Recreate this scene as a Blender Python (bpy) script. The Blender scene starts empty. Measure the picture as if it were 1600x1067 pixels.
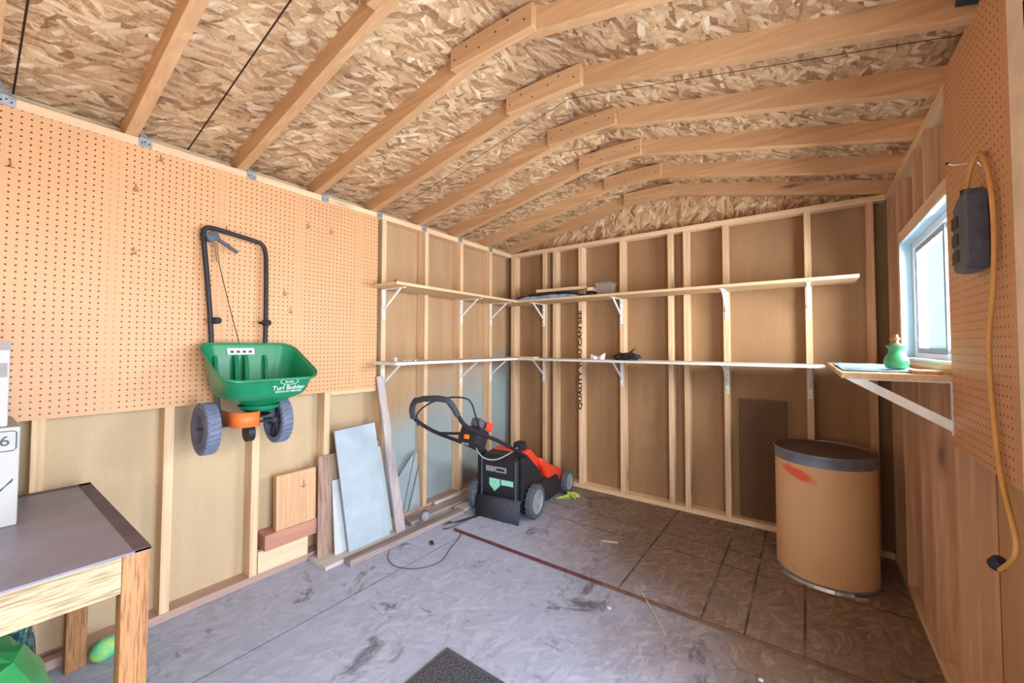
import bpy, bmesh, math, random
from mathutils import Vector, Matrix, Euler
random.seed(7)
C = bpy.context.scene.collection
R = math.radians
W, H = 2.891, 2.262            # inner width, height of the wall plates
SL = 0.218                     # roof slope
INCH = 0.0254

# ------------------------------------------------------------------ materials
class NT:
    def __init__(s, name, rough=0.8, spec=0.3, metal=0.0):
        s.m = bpy.data.materials.new(name); s.m.use_nodes = True
        s.t = s.m.node_tree; s.n = s.t.nodes; s.l = s.t.links
        s.b = s.n['Principled BSDF']
        s.b.inputs['Roughness'].default_value = rough
        s.b.inputs['Specular IOR Level'].default_value = spec
        s.b.inputs['Metallic'].default_value = metal
    def node(s, kind, ins=None, **props):
        n = s.n.new(kind)
        for k, v in props.items(): setattr(n, k, v)
        for k, v in (ins or {}).items():
            if isinstance(v, bpy.types.NodeSocket): s.l.new(v, n.inputs[k])
            else: n.inputs[k].default_value = v
        return n
    def coord(s, rnd=True, geo=False):
        if geo:
            return s.node('ShaderNodeNewGeometry').outputs['Position']
        c = s.node('ShaderNodeTexCoord').outputs['Object']
        if rnd:
            r = s.node('ShaderNodeObjectInfo').outputs['Random']
            m = s.node('ShaderNodeMath', {0: r, 1: 37.0}, operation='MULTIPLY').outputs[0]
            c = s.node('ShaderNodeVectorMath', {0: c, 1: m}, operation='ADD').outputs[0]
        return c
    def mapping(s, v, scale=(1,1,1), rot=(0,0,0), loc=(0,0,0)):
        return s.node('ShaderNodeMapping', {'Vector': v, 'Scale': scale, 'Rotation': rot, 'Location': loc}).outputs[0]
    def noise(s, v, scale=5, detail=4, rough=.6, dist=0):
        return s.node('ShaderNodeTexNoise', {'Vector': v, 'Scale': scale, 'Detail': detail, 'Roughness': rough, 'Distortion': dist}).outputs[0]
    def ramp(s, f, stops, interp='LINEAR'):
        n = s.node('ShaderNodeValToRGB', {'Fac': f}); cr = n.color_ramp; cr.interpolation = interp
        while len(cr.elements) > 1: cr.elements.remove(cr.elements[0])
        cr.elements[0].position = stops[0][0]; cr.elements[0].color = col4(stops[0][1])
        for p, c in stops[1:]:
            e = cr.elements.new(p); e.color = col4(c)
        return n.outputs[0]
    def mix(s, f, a, b, mode='MIX'):
        n = s.n.new('ShaderNodeMix'); n.data_type = 'RGBA'; n.blend_type = mode
        for i, v in ((0, f), (6, a), (7, b)):
            if isinstance(v, bpy.types.NodeSocket): s.l.new(v, n.inputs[i])
            else: n.inputs[i].default_value = v if i == 0 else col4(v)
        return n.outputs[2]
    def math(s, op, a, b=0.0, c=0.0, clamp=False):
        n = s.n.new('ShaderNodeMath'); n.operation = op; n.use_clamp = clamp
        for i, v in enumerate((a, b, c)):
            if isinstance(v, bpy.types.NodeSocket): s.l.new(v, n.inputs[i])
            else: n.inputs[i].default_value = v
        return n.outputs[0]
    def sep(s, v):
        return s.node('ShaderNodeSeparateXYZ', {0: v}).outputs
    def bump(s, h, strength=.3, dist=.002):
        b = s.node('ShaderNodeBump', {'Height': h, 'Strength': strength, 'Distance': dist})
        s.l.new(b.outputs[0], s.b.inputs['Normal'])
    def color(s, c):
        if isinstance(c, bpy.types.NodeSocket): s.l.new(c, s.b.inputs['Base Color'])
        else: s.b.inputs['Base Color'].default_value = col4(c)
        return s.m

def col4(c):
    if isinstance(c, (int, float)): return (c, c, c, 1)
    return (c[0], c[1], c[2], 1)
def srgb(r, g, b):
    f = lambda x: ((x/255+.055)/1.055)**2.4 if x > 10 else x/255/12.92
    return (f(r), f(g), f(b))

def plain(name, c, rough=.6, spec=.3, metal=0, var=.12, scale=12, bump=0):
    s = NT(name, rough, spec, metal)
    v = s.coord()
    n = s.noise(v, scale, 4, .6)
    lo = tuple(k*(1-var) for k in c); hi = tuple(min(1, k*(1+var)) for k in c)
    if bump: s.bump(n, bump, .002)
    return s.color(s.ramp(n, [(.3, lo), (.7, hi)]))

def wood(name, base, dark, axis='z', knots=True, rough=.75, contrast=.6, var=.12):
    s = NT(name, rough, .25)
    v = s.coord()
    sc = {'x': (1.2, 34, 34), 'y': (34, 1.2, 34), 'z': (34, 34, 1.2)}[axis]
    sl = {'x': (.25, 5, 5), 'y': (5, .25, 5), 'z': (5, 5, .25)}[axis]
    g = s.noise(s.mapping(v, sc), 1.6, 5, .6, .35)
    b = s.noise(s.mapping(v, sl), 2.2, 3, .5, .8)
    f = s.math('ADD', s.math('MULTIPLY', g, .6), s.math('MULTIPLY', b, .4))
    mid = tuple(base[i]*(1-contrast*.45)+dark[i]*contrast*.45 for i in range(3))
    lite = tuple(min(.95, k*1.16) for k in base)
    c = s.ramp(f, [(.34, dark if contrast > .8 else mid), (.46, mid), (.55, base), (.68, lite)])
    if knots:
        ks = {'x': (1.6, 7, 7), 'y': (7, 1.6, 7), 'z': (7, 7, 1.6)}[axis]
        vo = s.node('ShaderNodeTexVoronoi', {'Vector': s.mapping(v, ks), 'Scale': 1.0, 'Randomness': 1.0})
        k = s.ramp(vo.outputs['Distance'], [(.035, 1), (.10, .35), (.2, 0)])
        c = s.mix(s.math('MULTIPLY', k, .9), c, tuple(x*.28 for x in base))
    r = s.node('ShaderNodeObjectInfo').outputs['Random']
    tint = s.ramp(r, [(0, (1-var, 1-var*1.15, 1-var*1.35)), (1, (1, 1, 1))])
    c = s.mix(1.0, c, tint, 'MULTIPLY')
    s.bump(g, .12, .002)
    return s.color(c)

def flakes(s, v, ramp, seed=0, z2=16):
    """layered wood strands: three voronoi sheets of different direction"""
    warp = s.noise(s.mapping(v, loc=(seed, 0, 0)), 5, 2, .5)
    wv = s.node('ShaderNodeVectorMath', {0: v, 1: s.math('MULTIPLY', warp, .09)}, operation='ADD').outputs[0]
    tone = None
    for i, (rot, sx, sy) in enumerate(((84, 8, 34), (112, 9, 40), (58, 10, 44), (95, 8, 50), (140, 14, 44))):
        m = s.mapping(wv, scale=(sx, sy, z2), rot=(0, 0, 0), loc=(seed+i*3.3, i*1.7, 0))
        rv = s.mapping(wv, rot=(0, 0, R(rot)))
        m = s.mapping(rv, scale=(sx, sy, z2), loc=(seed+i*3.3, i*1.7, 0))
        vo = s.node('ShaderNodeTexVoronoi', {'Vector': m, 'Scale': 1.0})
        ch = s.node('ShaderNodeSeparateColor', {0: vo.outputs['Color']}).outputs
        edge = s.ramp(vo.outputs['Distance'], [(.35, 1), (.75, .62)])
        t = s.math('MULTIPLY', ch[0], edge)
        if tone is None: tone = t
        else:
            msk = s.math('GREATER_THAN', ch[1], .56 if i < 3 else .66)
            inv = s.math('SUBTRACT', 1, msk)
            tone = s.math('ADD', s.math('MULTIPLY', t, msk), s.math('MULTIPLY', tone, inv))
    fib = s.noise(s.mapping(wv, scale=(6, 60, 20), rot=(0, 0, R(5))), 2.5, 4, .65)
    tone2 = s.math('ADD', s.math('MULTIPLY', tone, .72), s.math('MULTIPLY', fib, .40), clamp=True)
    return tone2, s.ramp(tone2, ramp), fib

OSB = [(.10, srgb(104, 76, 54)), (.24, srgb(158, 122, 90)), (.40, srgb(192, 156, 116)), (.62, srgb(212, 178, 138)), (.82, srgb(228, 202, 166)), (.97, srgb(242, 228, 204))]
def osb(name, stain=.35, dark_edge=False):
    s = NT(name, .85, .15)
    v = s.coord(False, geo=True)
    t, c, fib = flakes(s, v, OSB)
    n = s.noise(v, 1.7, 4, .6)
    c = s.mix(s.math('MULTIPLY', s.ramp(n, [(.42, 0), (.7, 1)]), stain), c, srgb(128, 92, 64))
    f2 = s.noise(s.mapping(v, scale=(9, 26, 9), rot=(0, 0, R(8))), 3.0, 6, .75)
    c = s.mix(s.ramp(f2, [(.31, .85), (.38, 0)]), c, srgb(84, 50, 30))
    f3 = s.noise(s.mapping(v, scale=(40, 7, 12), rot=(0, 0, R(-10))), 1.0, 5, .7, .6)
    c = s.mix(s.ramp(f3, [(.33, .75), (.42, 0)]), c, srgb(110, 74, 48))
    f4 = s.noise(s.mapping(v, scale=(70, 8, 12), rot=(0, 0, R(14)), loc=(3, 0, 0)), 1.0, 4, .7, .4)
    c = s.mix(s.ramp(f4, [(.60, 0), (.72, .6)]), c, srgb(236, 216, 184))
    s.bump(t, .45, .003)
    return s.color(c)

def osb_gable(name):
    s = NT(name, .85, .15)
    v = s.coord(False, geo=True)
    sw = s.node('ShaderNodeCombineXYZ', {0: s.sep(v)[0], 1: s.sep(v)[2], 2: 0.0}).outputs[0]
    t, c, fib = flakes(s, sw, OSB, seed=9)
    z = s.sep(v)[2]
    st = s.noise(s.mapping(v, scale=(95, 1, 9)), 1.0, 3, .6)
    low = s.ramp(z, [(0, 0), (1, 1)])
    h = s.math('SUBTRACT', 2.36, z)
    h = s.math('MULTIPLY', h, 9.0, clamp=True)
    m = s.math('MULTIPLY', s.ramp(st, [(.5, 0), (.58, 1)]), h, clamp=True)
    c = s.mix(s.math('MULTIPLY', m, .85), c, srgb(70, 42, 24))
    s.bump(t, .4, .003)
    return s.color(c)

def panel_mat(name, a, b, streak=.5, corner_tint=False):
    s = NT(name, .8, .2)
    v = s.coord(False, geo=True)
    n1 = s.noise(s.mapping(v, scale=(3, 3, .35)), 2.2, 4, .6, .3)
    n2 = s.noise(s.mapping(v, scale=(30, 30, 60)), 3.0, 3, .7)
    n3 = s.noise(v, 3.3, 5, .65)
    c = s.mix(s.ramp(n1, [(.3, 0), (.7, 1)]), a, b)
    c = s.mix(s.math('MULTIPLY', s.ramp(n2, [(.35, 1), (.6, 0)]), .25), c, tuple(k*.62 for k in a))
    c = s.mix(s.math('MULTIPLY', s.ramp(n3, [(.55, 0), (.75, 1)]), streak), c, tuple(k*.68 for k in a))
    if corner_tint:
        yy = s.sep(v)[1]
        c = s.mix(s.math('MULTIPLY', s.math('ADD', yy, 1.75), 4.0, clamp=True), c, s.mix(s.ramp(n1, [(.3, 0), (.7, 1)]), srgb(172, 140, 106), srgb(190, 158, 122)))
    if corner_tint:   # cool light cast painted into the siding low down near the corner
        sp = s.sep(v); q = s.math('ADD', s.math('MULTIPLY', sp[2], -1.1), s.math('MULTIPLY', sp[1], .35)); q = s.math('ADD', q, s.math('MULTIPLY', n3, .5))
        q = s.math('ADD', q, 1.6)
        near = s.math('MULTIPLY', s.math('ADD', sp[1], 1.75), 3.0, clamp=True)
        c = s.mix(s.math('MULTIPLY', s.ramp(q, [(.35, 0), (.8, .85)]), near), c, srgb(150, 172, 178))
    s.bump(n2, .15, .001)
    return s.color(c)

def pegboard_mat(name, base, axis_sign=1, stud0=0.03):
    s = NT(name, .45, .35)
    v = s.coord(False, geo=True)
    sp = s.sep(v)
    fy = s.math('SUBTRACT', s.math('FRACT', s.math('DIVIDE', s.math('ADD', sp[1], 10.0), INCH)), .5)
    fz = s.math('SUBTRACT', s.math('FRACT', s.math('DIVIDE', sp[2], INCH)), .5)
    d = s.math('SQRT', s.math('ADD', s.math('MULTIPLY', fy, fy), s.math('MULTIPLY', fz, fz)))
    hole = s.math('LESS_THAN', d, .135)
    n = s.noise(v, 1.4, 3, .5); n2 = s.noise(v, 160, 2, .5)
    c = s.mix(s.ramp(n, [(.3, 0), (.7, 1)]), tuple(k*.92 for k in base), tuple(min(1, k*1.06) for k in base))
    c = s.mix(s.math('MULTIPLY', n2, .10), c, tuple(k*.7 for k in base))
    # holes over a stud show pale wood
    st = s.math('FRACT', s.math('DIVIDE', s.math('ADD', sp[1], 10.0+stud0), .409))
    over = s.math('LESS_THAN', st, .11)
    hc = s.mix(over, tuple(k*.10 for k in base), tuple(k*.62 for k in base))
    c = s.mix(hole, c, hc)
    s.bump(s.math('SUBTRACT', 1.0, hole), .5, .002)
    return s.color(c)

def line_mask(s, coord, positions, w=.006):
    m = None
    for p in positions:
        d = s.math('ABSOLUTE', s.math('SUBTRACT', coord, p))
        k = s.math('LESS_THAN', d, w)
        m = k if m is None else s.math('MAXIMUM', m, k)
    return m

GREY = [(.10, srgb(140, 142, 156)), (.35, srgb(164, 166, 182)), (.6, srgb(180, 182, 198)), (.9, srgb(200, 202, 216))]
BROWN = [(.10, srgb(104, 82, 66)), (.35, srgb(132, 108, 88)), (.6, srgb(152, 126, 104)), (.9, srgb(188, 160, 136))]
def floor_mat(name, sheet):
    s = NT(name, .75, .3)
    v = s.coord(False, geo=True)
    sp = s.sep(v)
    t, cg, fib = flakes(s, v, GREY, seed=21)
    cb = s.mix(.42, s.ramp(t, BROWN), srgb(132, 108, 90))
    wob = s.noise(v, 2.2, 4, .6)
    # the dust thins out towards the right (under the window) and the drum
    if sheet:
        q = s.math('ADD', s.math('MULTIPLY', sp[0], 1.0), s.math('MULTIPLY', sp[1], .9))
        q = s.math('ADD', q, s.math('MULTIPLY', wob, .9))
        f = s.ramp(s.math('MULTIPLY', q, .4), [(.16, 0), (.52, 1)])
    else:
        q = s.math('ADD', sp[0], s.math('MULTIPLY', wob, .7))
        q = s.math('ADD', q, s.math('MULTIPLY', sp[1], .45))
        f = s.ramp(s.math('MULTIPLY', q, .4), [(.48, 0), (.78, 1)])
    n1 = s.noise(v, 1.3, 5, .65)
    dust = srgb(172, 180, 206)
    cg = s.mix(s.ramp(n1, [(.35, .75), (.75, .35)]), cg, dust)
    cb2 = s.mix(.25, cb, srgb(120, 112, 108))
    c = s.mix(f, cg, cb2)
    # blotches of dirt
    n2 = s.noise(v, 2.6, 7, .75, .6)
    c = s.mix(s.ramp(n2, [(.58, 0), (.66, .75)]), c, srgb(72, 70, 74))
    n4 = s.noise(s.mapping(v, rot=(0, 0, R(30)), scale=(1, 3.5, 1)), 5, 6, .7)
    c = s.mix(s.ramp(n4, [(.60, 0), (.68, .5)]), c, srgb(92, 86, 92))
    # pale specks
    vo = s.node('ShaderNodeTexVoronoi', {'Vector': v, 'Scale': 34.0})
    n3 = s.noise(v, 2.1, 3, .6)
    sk = s.math('MULTIPLY', s.math('LESS_THAN', vo.outputs['Distance'], .11), s.math('GREATER_THAN', n3, .50))
    c = s.mix(s.math('MULTIPLY', sk, .3), c, srgb(225, 228, 235))
    if sheet:
        mx = line_mask(s, sp[0], (1.645, 2.05, 2.23, 2.45), .006)
        my = line_mask(s, sp[1], (-.46, -.68), .005)
        m = s.math('MAXIMUM', mx, my)
        br = s.noise(v, 7, 3, .6)
        c = s.mix(s.math('MULTIPLY', m, s.ramp(br, [(.35, .25), (.6, .8)])), c, srgb(52, 42, 38))
    else:
        mx = line_mask(s, sp[0], (.535,), .003); my = line_mask(s, sp[1], (-9.62,), .003)
        c = s.mix(s.math('MULTIPLY', s.math('MAXIMUM', mx, my), .7), c, srgb(70, 68, 76))
    s.bump(t, .25, .002)
    return s.color(c)

def oak(name, axis, a, b):
    s = NT(name, .55, .35); v = s.coord()
    sc = {'y': (230, 12, 230), 'z': (230, 230, 12)}[axis]
    n = s.noise(s.mapping(v, sc), 1.0, 3, .55, .3); n2 = s.noise(s.mapping(v, tuple(k/10 for k in sc)), 1.0, 3, .5, .4)
    c = s.mix(s.ramp(n2, [(.35, 0), (.65, 1)]), tuple(k*.85 for k in a), tuple(min(1, k*1.12) for k in a))
    c = s.mix(s.ramp(n, [(.38, .6), (.52, 0)]), c, b); s.bump(n, .2, .001)
    return s.color(c)
PINE, PINED = srgb(238, 206, 168), srgb(176, 132, 96)
m_sz = wood('pine_upright', PINE, PINED, 'z'); m_sx = wood('pine_across', PINE, PINED, 'x'); m_sy = wood('pine_along', PINE, PINED, 'y')
RAF, RAFD = srgb(212, 168, 124), srgb(162, 114, 76)
m_raf = wood('rafter_pine', RAF, RAFD, 'x', contrast=.5)
m_fir = wood('fir_stud', srgb(216, 174, 138), srgb(160, 112, 80), 'z', contrast=.7)
m_cedar = wood('cedar_board', srgb(226, 182, 142), srgb(190, 132, 92), 'z', knots=False, contrast=.7)
m_pink = wood('pinkish_lumber', srgb(205, 150, 128), srgb(150, 98, 82), 'y', contrast=.5)
m_pale = wood('pale_lumber', srgb(244, 226, 190), srgb(206, 176, 128), 'y', contrast=.4, knots=False)
m_grayw = wood('weathered_wood', srgb(176, 160, 156), srgb(112, 96, 92), 'y', contrast=.9)
m_grayz = wood('weathered_wood_upright', srgb(196, 184, 184), srgb(138, 124, 124), 'z', contrast=.7)
m_brply = wood('brown_plywood', srgb(190, 160, 144), srgb(136, 104, 88), 'z', contrast=.9, knots=False)
m_oakz = oak('oak_upright', 'z', srgb(180, 128, 84), srgb(98, 58, 32))
m_oaky = oak('oak_along', 'y', srgb(198, 176, 140), srgb(112, 86, 58))
m_shelf = wood('shelf_wood', srgb(226, 196, 156), srgb(170, 130, 92), 'y', knots=False, contrast=.4)
m_shelfx = wood('shelf_wood_across', srgb(226, 196, 156), srgb(170, 130, 92), 'x', knots=False, contrast=.4)
m_shelfw = wood('pale_shelf', srgb(222, 222, 216), srgb(180, 176, 166), 'y', knots=False, contrast=.3)
m_shelfwx = wood('pale_shelf_across', srgb(222, 222, 216), srgb(180, 176, 166), 'x', knots=False, contrast=.3)
m_osb = osb('roof_strand_board'); m_gab = osb_gable('gable_strand_board')
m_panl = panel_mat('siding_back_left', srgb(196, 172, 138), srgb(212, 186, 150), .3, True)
m_panb = panel_mat('siding_back_rear', srgb(152, 120, 88), srgb(174, 138, 102), .35)
m_panr = panel_mat('siding_back_right', srgb(190, 148, 108), srgb(206, 164, 124), .25)
m_peg = pegboard_mat('pegboard_tan', srgb(220, 168, 122), stud0=-.03)
m_pegr = pegboard_mat('pegboard_brown', srgb(210, 156, 112), stud0=.07)
m_floor = floor_mat('dusty_floor', False); m_sheet = floor_mat('floor_sheet', True)
m_red = plain('red_edge_paint', srgb(104, 58, 58), .7, var=.3, scale=30)
m_white_st = plain('white_steel', srgb(240, 248, 252), .4, .5)
m_galv = plain('galvanised_steel', srgb(170, 182, 190), .4, .5, .6, var=.3, scale=40)
m_blk = plain('black_plastic', srgb(38, 38, 44), .5, .4)
m_blk2 = plain('black_rubber', srgb(62, 64, 74), .75, .3, var=.25, scale=60)
m_hole = plain('dark_recess', (.01, .01, .012), .9, .1)
m_slate = plain('slate_plastic', srgb(84, 88, 104), .55, .4, var=.2, scale=30)
m_tyre = plain('dusty_tread', srgb(112, 120, 142), .7, .3, var=.16, scale=30)
m_tyre2 = plain('speckled_tyre', srgb(86, 90, 100), .8, .3, var=.5, scale=130)
m_hub = plain('grey_hub', srgb(150, 154, 160), .6, .3, var=.15)
m_green = plain('green_hopper', srgb(24, 132, 90), .3, .5, var=.08, scale=6)
m_orange = plain('orange_plastic', srgb(246, 120, 56), .45, .4, var=.06)
m_redor = plain('red_orange_plastic', srgb(236, 70, 44), .4, .4, var=.08)
m_decal = plain('white_decal', srgb(236, 244, 240), .5, .3, var=.05)
m_mint = plain('mint_decal', srgb(150, 226, 196), .5, .3, var=.2, scale=80)
m_ink = plain('dark_ink', srgb(48, 34, 28), .9, .1, var=.4, scale=60)
m_inkg = plain('grey_ink', srgb(84, 88, 98), .8, .1)
m_drum = plain('drum_fibreboard', srgb(204, 146, 88), .42, .4, var=.07, scale=3)
m_lid = plain('drum_lid', srgb(92, 74, 68), .5, .4, var=.25, scale=8)
m_band = plain('grey_band', srgb(134, 144, 160), .4, .5, .5, var=.2, scale=10)
m_spray = plain('red_spray_paint', srgb(226, 84, 50), .6)
m_cord = plain('tan_cord', srgb(206, 154, 88), .5, .4)
m_board = plain('grey_board', srgb(176, 190, 200), .8, .2, var=.09, scale=9, bump=.1)
m_board2 = plain('white_board', srgb(204, 212, 214), .75, .2, var=.08, scale=9)
m_box = plain('white_carton', srgb(186, 186, 184), .8, .1, var=.05)
m_tape = plain('grey_tape', srgb(150, 140, 136), .6)
m_top = plain('table_laminate', srgb(128, 126, 144), .38, .4, var=.22, scale=5)
m_edge = plain('table_edge_strip', srgb(98, 86, 92), .6, .3, var=.2)
m_dark = plain('near_black', srgb(30, 34, 36), .8)  # even near-black, not assigned to anything
m_bag = plain('green_plastic_bag', srgb(56, 150, 84), .3, .5, var=.25, scale=5)
m_jar = plain('green_glaze', srgb(72, 160, 112), .25, .5, var=.08)
m_brass = plain('aged_brass', srgb(170, 150, 110), .35, .5, .8)
m_plasticwrap = plain('blue_grey_wrap', srgb(126, 158, 192), .3, .5, var=.5, scale=14)
m_paper = plain('white_paper', srgb(222, 220, 222), .8)
m_mat = plain('charcoal_mat', srgb(84, 84, 90), .95, .1, var=.75, scale=110, bump=.6)
m_matr = plain('mat_rubber', srgb(92, 90, 98), .8, .2)
m_wire = plain('dark_red_wire', srgb(112, 52, 60), .5)
m_yell = plain('yellow_green_film', srgb(176, 196, 92), .5, var=.3, scale=20)
m_vinyl = plain('white_vinyl', srgb(236, 244, 250), .4, .4, var=.03)
m_vgrey = plain('grey_vinyl', srgb(150, 164, 178), .5, .4, var=.05)
m_trimw = plain('cream_trim', srgb(236, 214, 186), .6)
m_steel = plain('bright_steel', srgb(214, 214, 216), .25, .5, .8)
m_mesh = plain('rusty_mesh', srgb(74, 52, 44), .7, var=.3, scale=50)

def glass_mat(name, tint, alpha):
    s = NT(name, .08, .5)
    s.b.inputs['Base Color'].default_value = col4(tint)
    s.b.inputs['Alpha'].default_value = alpha
    return s.m
m_glass = glass_mat('window_glass', (.85, .97, 1), .12)
m_bin = glass_mat('clear_plastic', (.5, .48, .46), .22)
m_pane = glass_mat('clear_offcut', (.55, .66, .72), .35)

def map_mat():
    s = NT('patterned_plastic_sheet', .35, .5)
    v = s.coord(False)
    n = s.noise(v, 22, 5, .7, 1.5)
    return s.color(s.ramp(n, [(.40, srgb(50, 76, 110)), (.47, srgb(130, 160, 176)), (.58, srgb(170, 196, 200)), (.66, srgb(84, 150, 144))]))
m_map = map_mat()
def plaid_mat():
    s = NT('plaid_film', .4, .4)
    v = s.coord(False)
    a = s.node('ShaderNodeTexChecker', {'Vector': v, 'Scale': 38.0, 'Color1': col4(srgb(30, 70, 90)), 'Color2': col4(srgb(60, 130, 130))}).outputs[0]
    n = s.noise(v, 30, 3, .6)
    return s.color(s.mix(s.ramp(n, [(.6, 0), (.64, 1)]), a, srgb(200, 220, 230)))
m_plaid = plaid_mat()
def ball_mat():
    s = NT('green_yellow_foam', .7, .2)
    n = s.noise(s.coord(False), 14, 3, .6)
    return s.color(s.ramp(n, [(.4, srgb(92, 214, 160)), (.62, srgb(190, 226, 110))]))
m_ball = ball_mat()
def drumbody_mat():
    s = NT('fibre_drum_wall', .4, .4)
    v = s.coord(False); g = s.coord(False, geo=True); sp = s.sep(g)
    n = s.noise(v, 3, 4, .6); n2 = s.noise(v, 40, 4, .7)
    c = s.mix(n, srgb(214, 170, 124), srgb(226, 186, 142))
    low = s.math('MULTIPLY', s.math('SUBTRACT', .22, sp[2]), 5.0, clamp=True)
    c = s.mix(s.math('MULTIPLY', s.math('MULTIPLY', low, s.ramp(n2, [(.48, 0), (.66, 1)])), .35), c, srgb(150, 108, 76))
    # smear of orange spray paint on the front
    dx = s.math('DIVIDE', s.math('SUBTRACT', sp[0], 2.425), .090)
    zc = s.math('ADD', .600, s.math('MULTIPLY', s.math('SUBTRACT', sp[0], 2.425), -.30))
    dz = s.math('DIVIDE', s.math('SUBTRACT', sp[2], zc), .036)
    d = s.math('ADD', s.math('MULTIPLY', dx, dx), s.math('MULTIPLY', dz, dz))
    d = s.math('ADD', d, s.math('MULTIPLY', s.math('SUBTRACT', n2, .5), 1.2))
    c = s.mix(s.ramp(d, [(.3, .95), (1.0, 0)]), c, srgb(228, 96, 62))
    return s.color(c)
m_drumw = drumbody_mat()

# ------------------------------------------------------------------ mesh builder
class MB:
    def __init__(s): s.bm = bmesh.new()
    def hexa(s, p):   # 8 points: bottom 4 ccw, top 4 ccw
        v = [s.bm.verts.new(q) for q in p]
        for f in ((3,2,1,0),(4,5,6,7),(0,1,5,4),(1,2,6,5),(2,3,7,6),(3,0,4,7)): s.bm.faces.new([v[i] for i in f])
        return s
    def box(s, x0, x1, y0, y1, z0, z1, bev=0):
        if bev <= 0:
            return s.hexa([(x0,y0,z0),(x1,y0,z0),(x1,y1,z0),(x0,y1,z0),(x0,y0,z1),(x1,y0,z1),(x1,y1,z1),(x0,y1,z1)])
        t = bmesh.new(); r = bmesh.ops.create_cube(t, size=1)
        for v in t.verts: v.co = Vector(((x0+x1)/2+v.co.x*(x1-x0), (y0+y1)/2+v.co.y*(y1-y0), (z0+z1)/2+v.co.z*(z1-z0)))
        bmesh.ops.bevel(t, geom=t.edges[:], offset=bev, segments=2, affect='EDGES', profile=.6)
        return s.merge(t)
    def merge(s, t, M=None):
        if M is not None: t.transform(M)
        me = bpy.data.meshes.new('tmp'); t.to_mesh(me); t.free(); s.bm.from_mesh(me); bpy.data.meshes.remove(me)
        return s
    def obox(s, c, size, M3=None, bev=0):
        m = MB(); a, b, d = (k/2 for k in size); m.box(-a, a, -b, b, -d, d, bev)
        M = Matrix.Translation(Vector(c)) @ (M3.to_4x4() if M3 is not None else Matrix())
        return s.merge(m.bm, M)
    def cyl(s, p0, p1, r, n=16, r2=None, caps=True):
        p0, p1 = Vector(p0), Vector(p1); d = p1-p0
        q = d.to_track_quat('Z', 'Y').to_matrix(); r2 = r if r2 is None else r2
        a = [s.bm.verts.new(p0+q@Vector((r*math.cos(2*math.pi*i/n), r*math.sin(2*math.pi*i/n), 0))) for i in range(n)]
        b = [s.bm.verts.new(p1+q@Vector((r2*math.cos(2*math.pi*i/n), r2*math.sin(2*math.pi*i/n), 0))) for i in range(n)]
        for i in range(n): s.bm.faces.new((a[i], a[(i+1)%n], b[(i+1)%n], b[i]))
        if caps: s.bm.faces.new(a[::-1]); s.bm.faces.new(b)
        return s
    def tube(s, pts, r, n=10, smooth_pts=0):
        P = [Vector(p) for p in pts]
        for _ in range(smooth_pts):
            Q = [P[0]]
            for i in range(len(P)-1): Q += [P[i]*.75+P[i+1]*.25, P[i]*.25+P[i+1]*.75]
            P = Q+[P[-1]]
        rings = []; up = None
        for i, p in enumerate(P):
            t = (P[min(i+1, len(P)-1)]-P[max(i-1, 0)]).normalized()
            if up is None: up = t.orthogonal().normalized()
            up = (up-t*up.dot(t)).normalized(); w = t.cross(up)
            rr = r[i*len(r)//len(P)] if isinstance(r, (list, tuple)) else r
            rings.append([s.bm.verts.new(p+(up*math.cos(2*math.pi*k/n)+w*math.sin(2*math.pi*k/n))*rr) for k in range(n)])
        for a, b in zip(rings, rings[1:]):
            for k in range(n): s.bm.faces.new((a[k], a[(k+1)%n], b[(k+1)%n], b[k]))
        s.bm.faces.new(rings[0][::-1]); s.bm.faces.new(rings[-1])
        return s
    def lathe(s, prof, o=(0,0,0), M3=None, n=32):
        o = Vector(o); M3 = M3 or Matrix.Identity(3); rings = []
        for r, z in prof:
            rings.append([s.bm.verts.new(o+M3@Vector((max(r, 1e-4)*math.cos(2*math.pi*k/n), max(r, 1e-4)*math.sin(2*math.pi*k/n), z))) for k in range(n)])
        for a, b in zip(rings, rings[1:]):
            for k in range(n): s.bm.faces.new((a[k], a[(k+1)%n], b[(k+1)%n], b[k]))
        s.bm.faces.new(rings[0][::-1]); s.bm.faces.new(rings[-1])
        return s
    def prism(s, poly, ax, a, b):
        """poly in the two other axes (in xyz order), extruded along ax from a to b"""
        def P(q, t):
            q = list(q); q.insert(ax, t); return q
        v0 = [s.bm.verts.new(P(q, a)) for q in poly]; v1 = [s.bm.verts.new(P(q, b)) for q in poly]
        s.bm.faces.new(v0[::-1]); s.bm.faces.new(v1); n = len(poly)
        for i in range(n): s.bm.faces.new((v0[i], v0[(i+1)%n], v1[(i+1)%n], v1[i]))
        return s
    def loft(s, rings, caps=(True, True), closed=True):
        vs = [[s.bm.verts.new(p) for p in r] for r in rings]; n = len(vs[0])
        for a, b in zip(vs, vs[1:]):
            for k in range(n if closed else n-1): s.bm.faces.new((a[k], a[(k+1)%n], b[(k+1)%n], b[k]))
        if caps[0]: s.bm.faces.new(vs[0][::-1])
        if caps[1]: s.bm.faces.new(vs[-1])
        return s
    def quad(s, *p): s.bm.faces.new([s.bm.verts.new(q) for q in p]); return s
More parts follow.
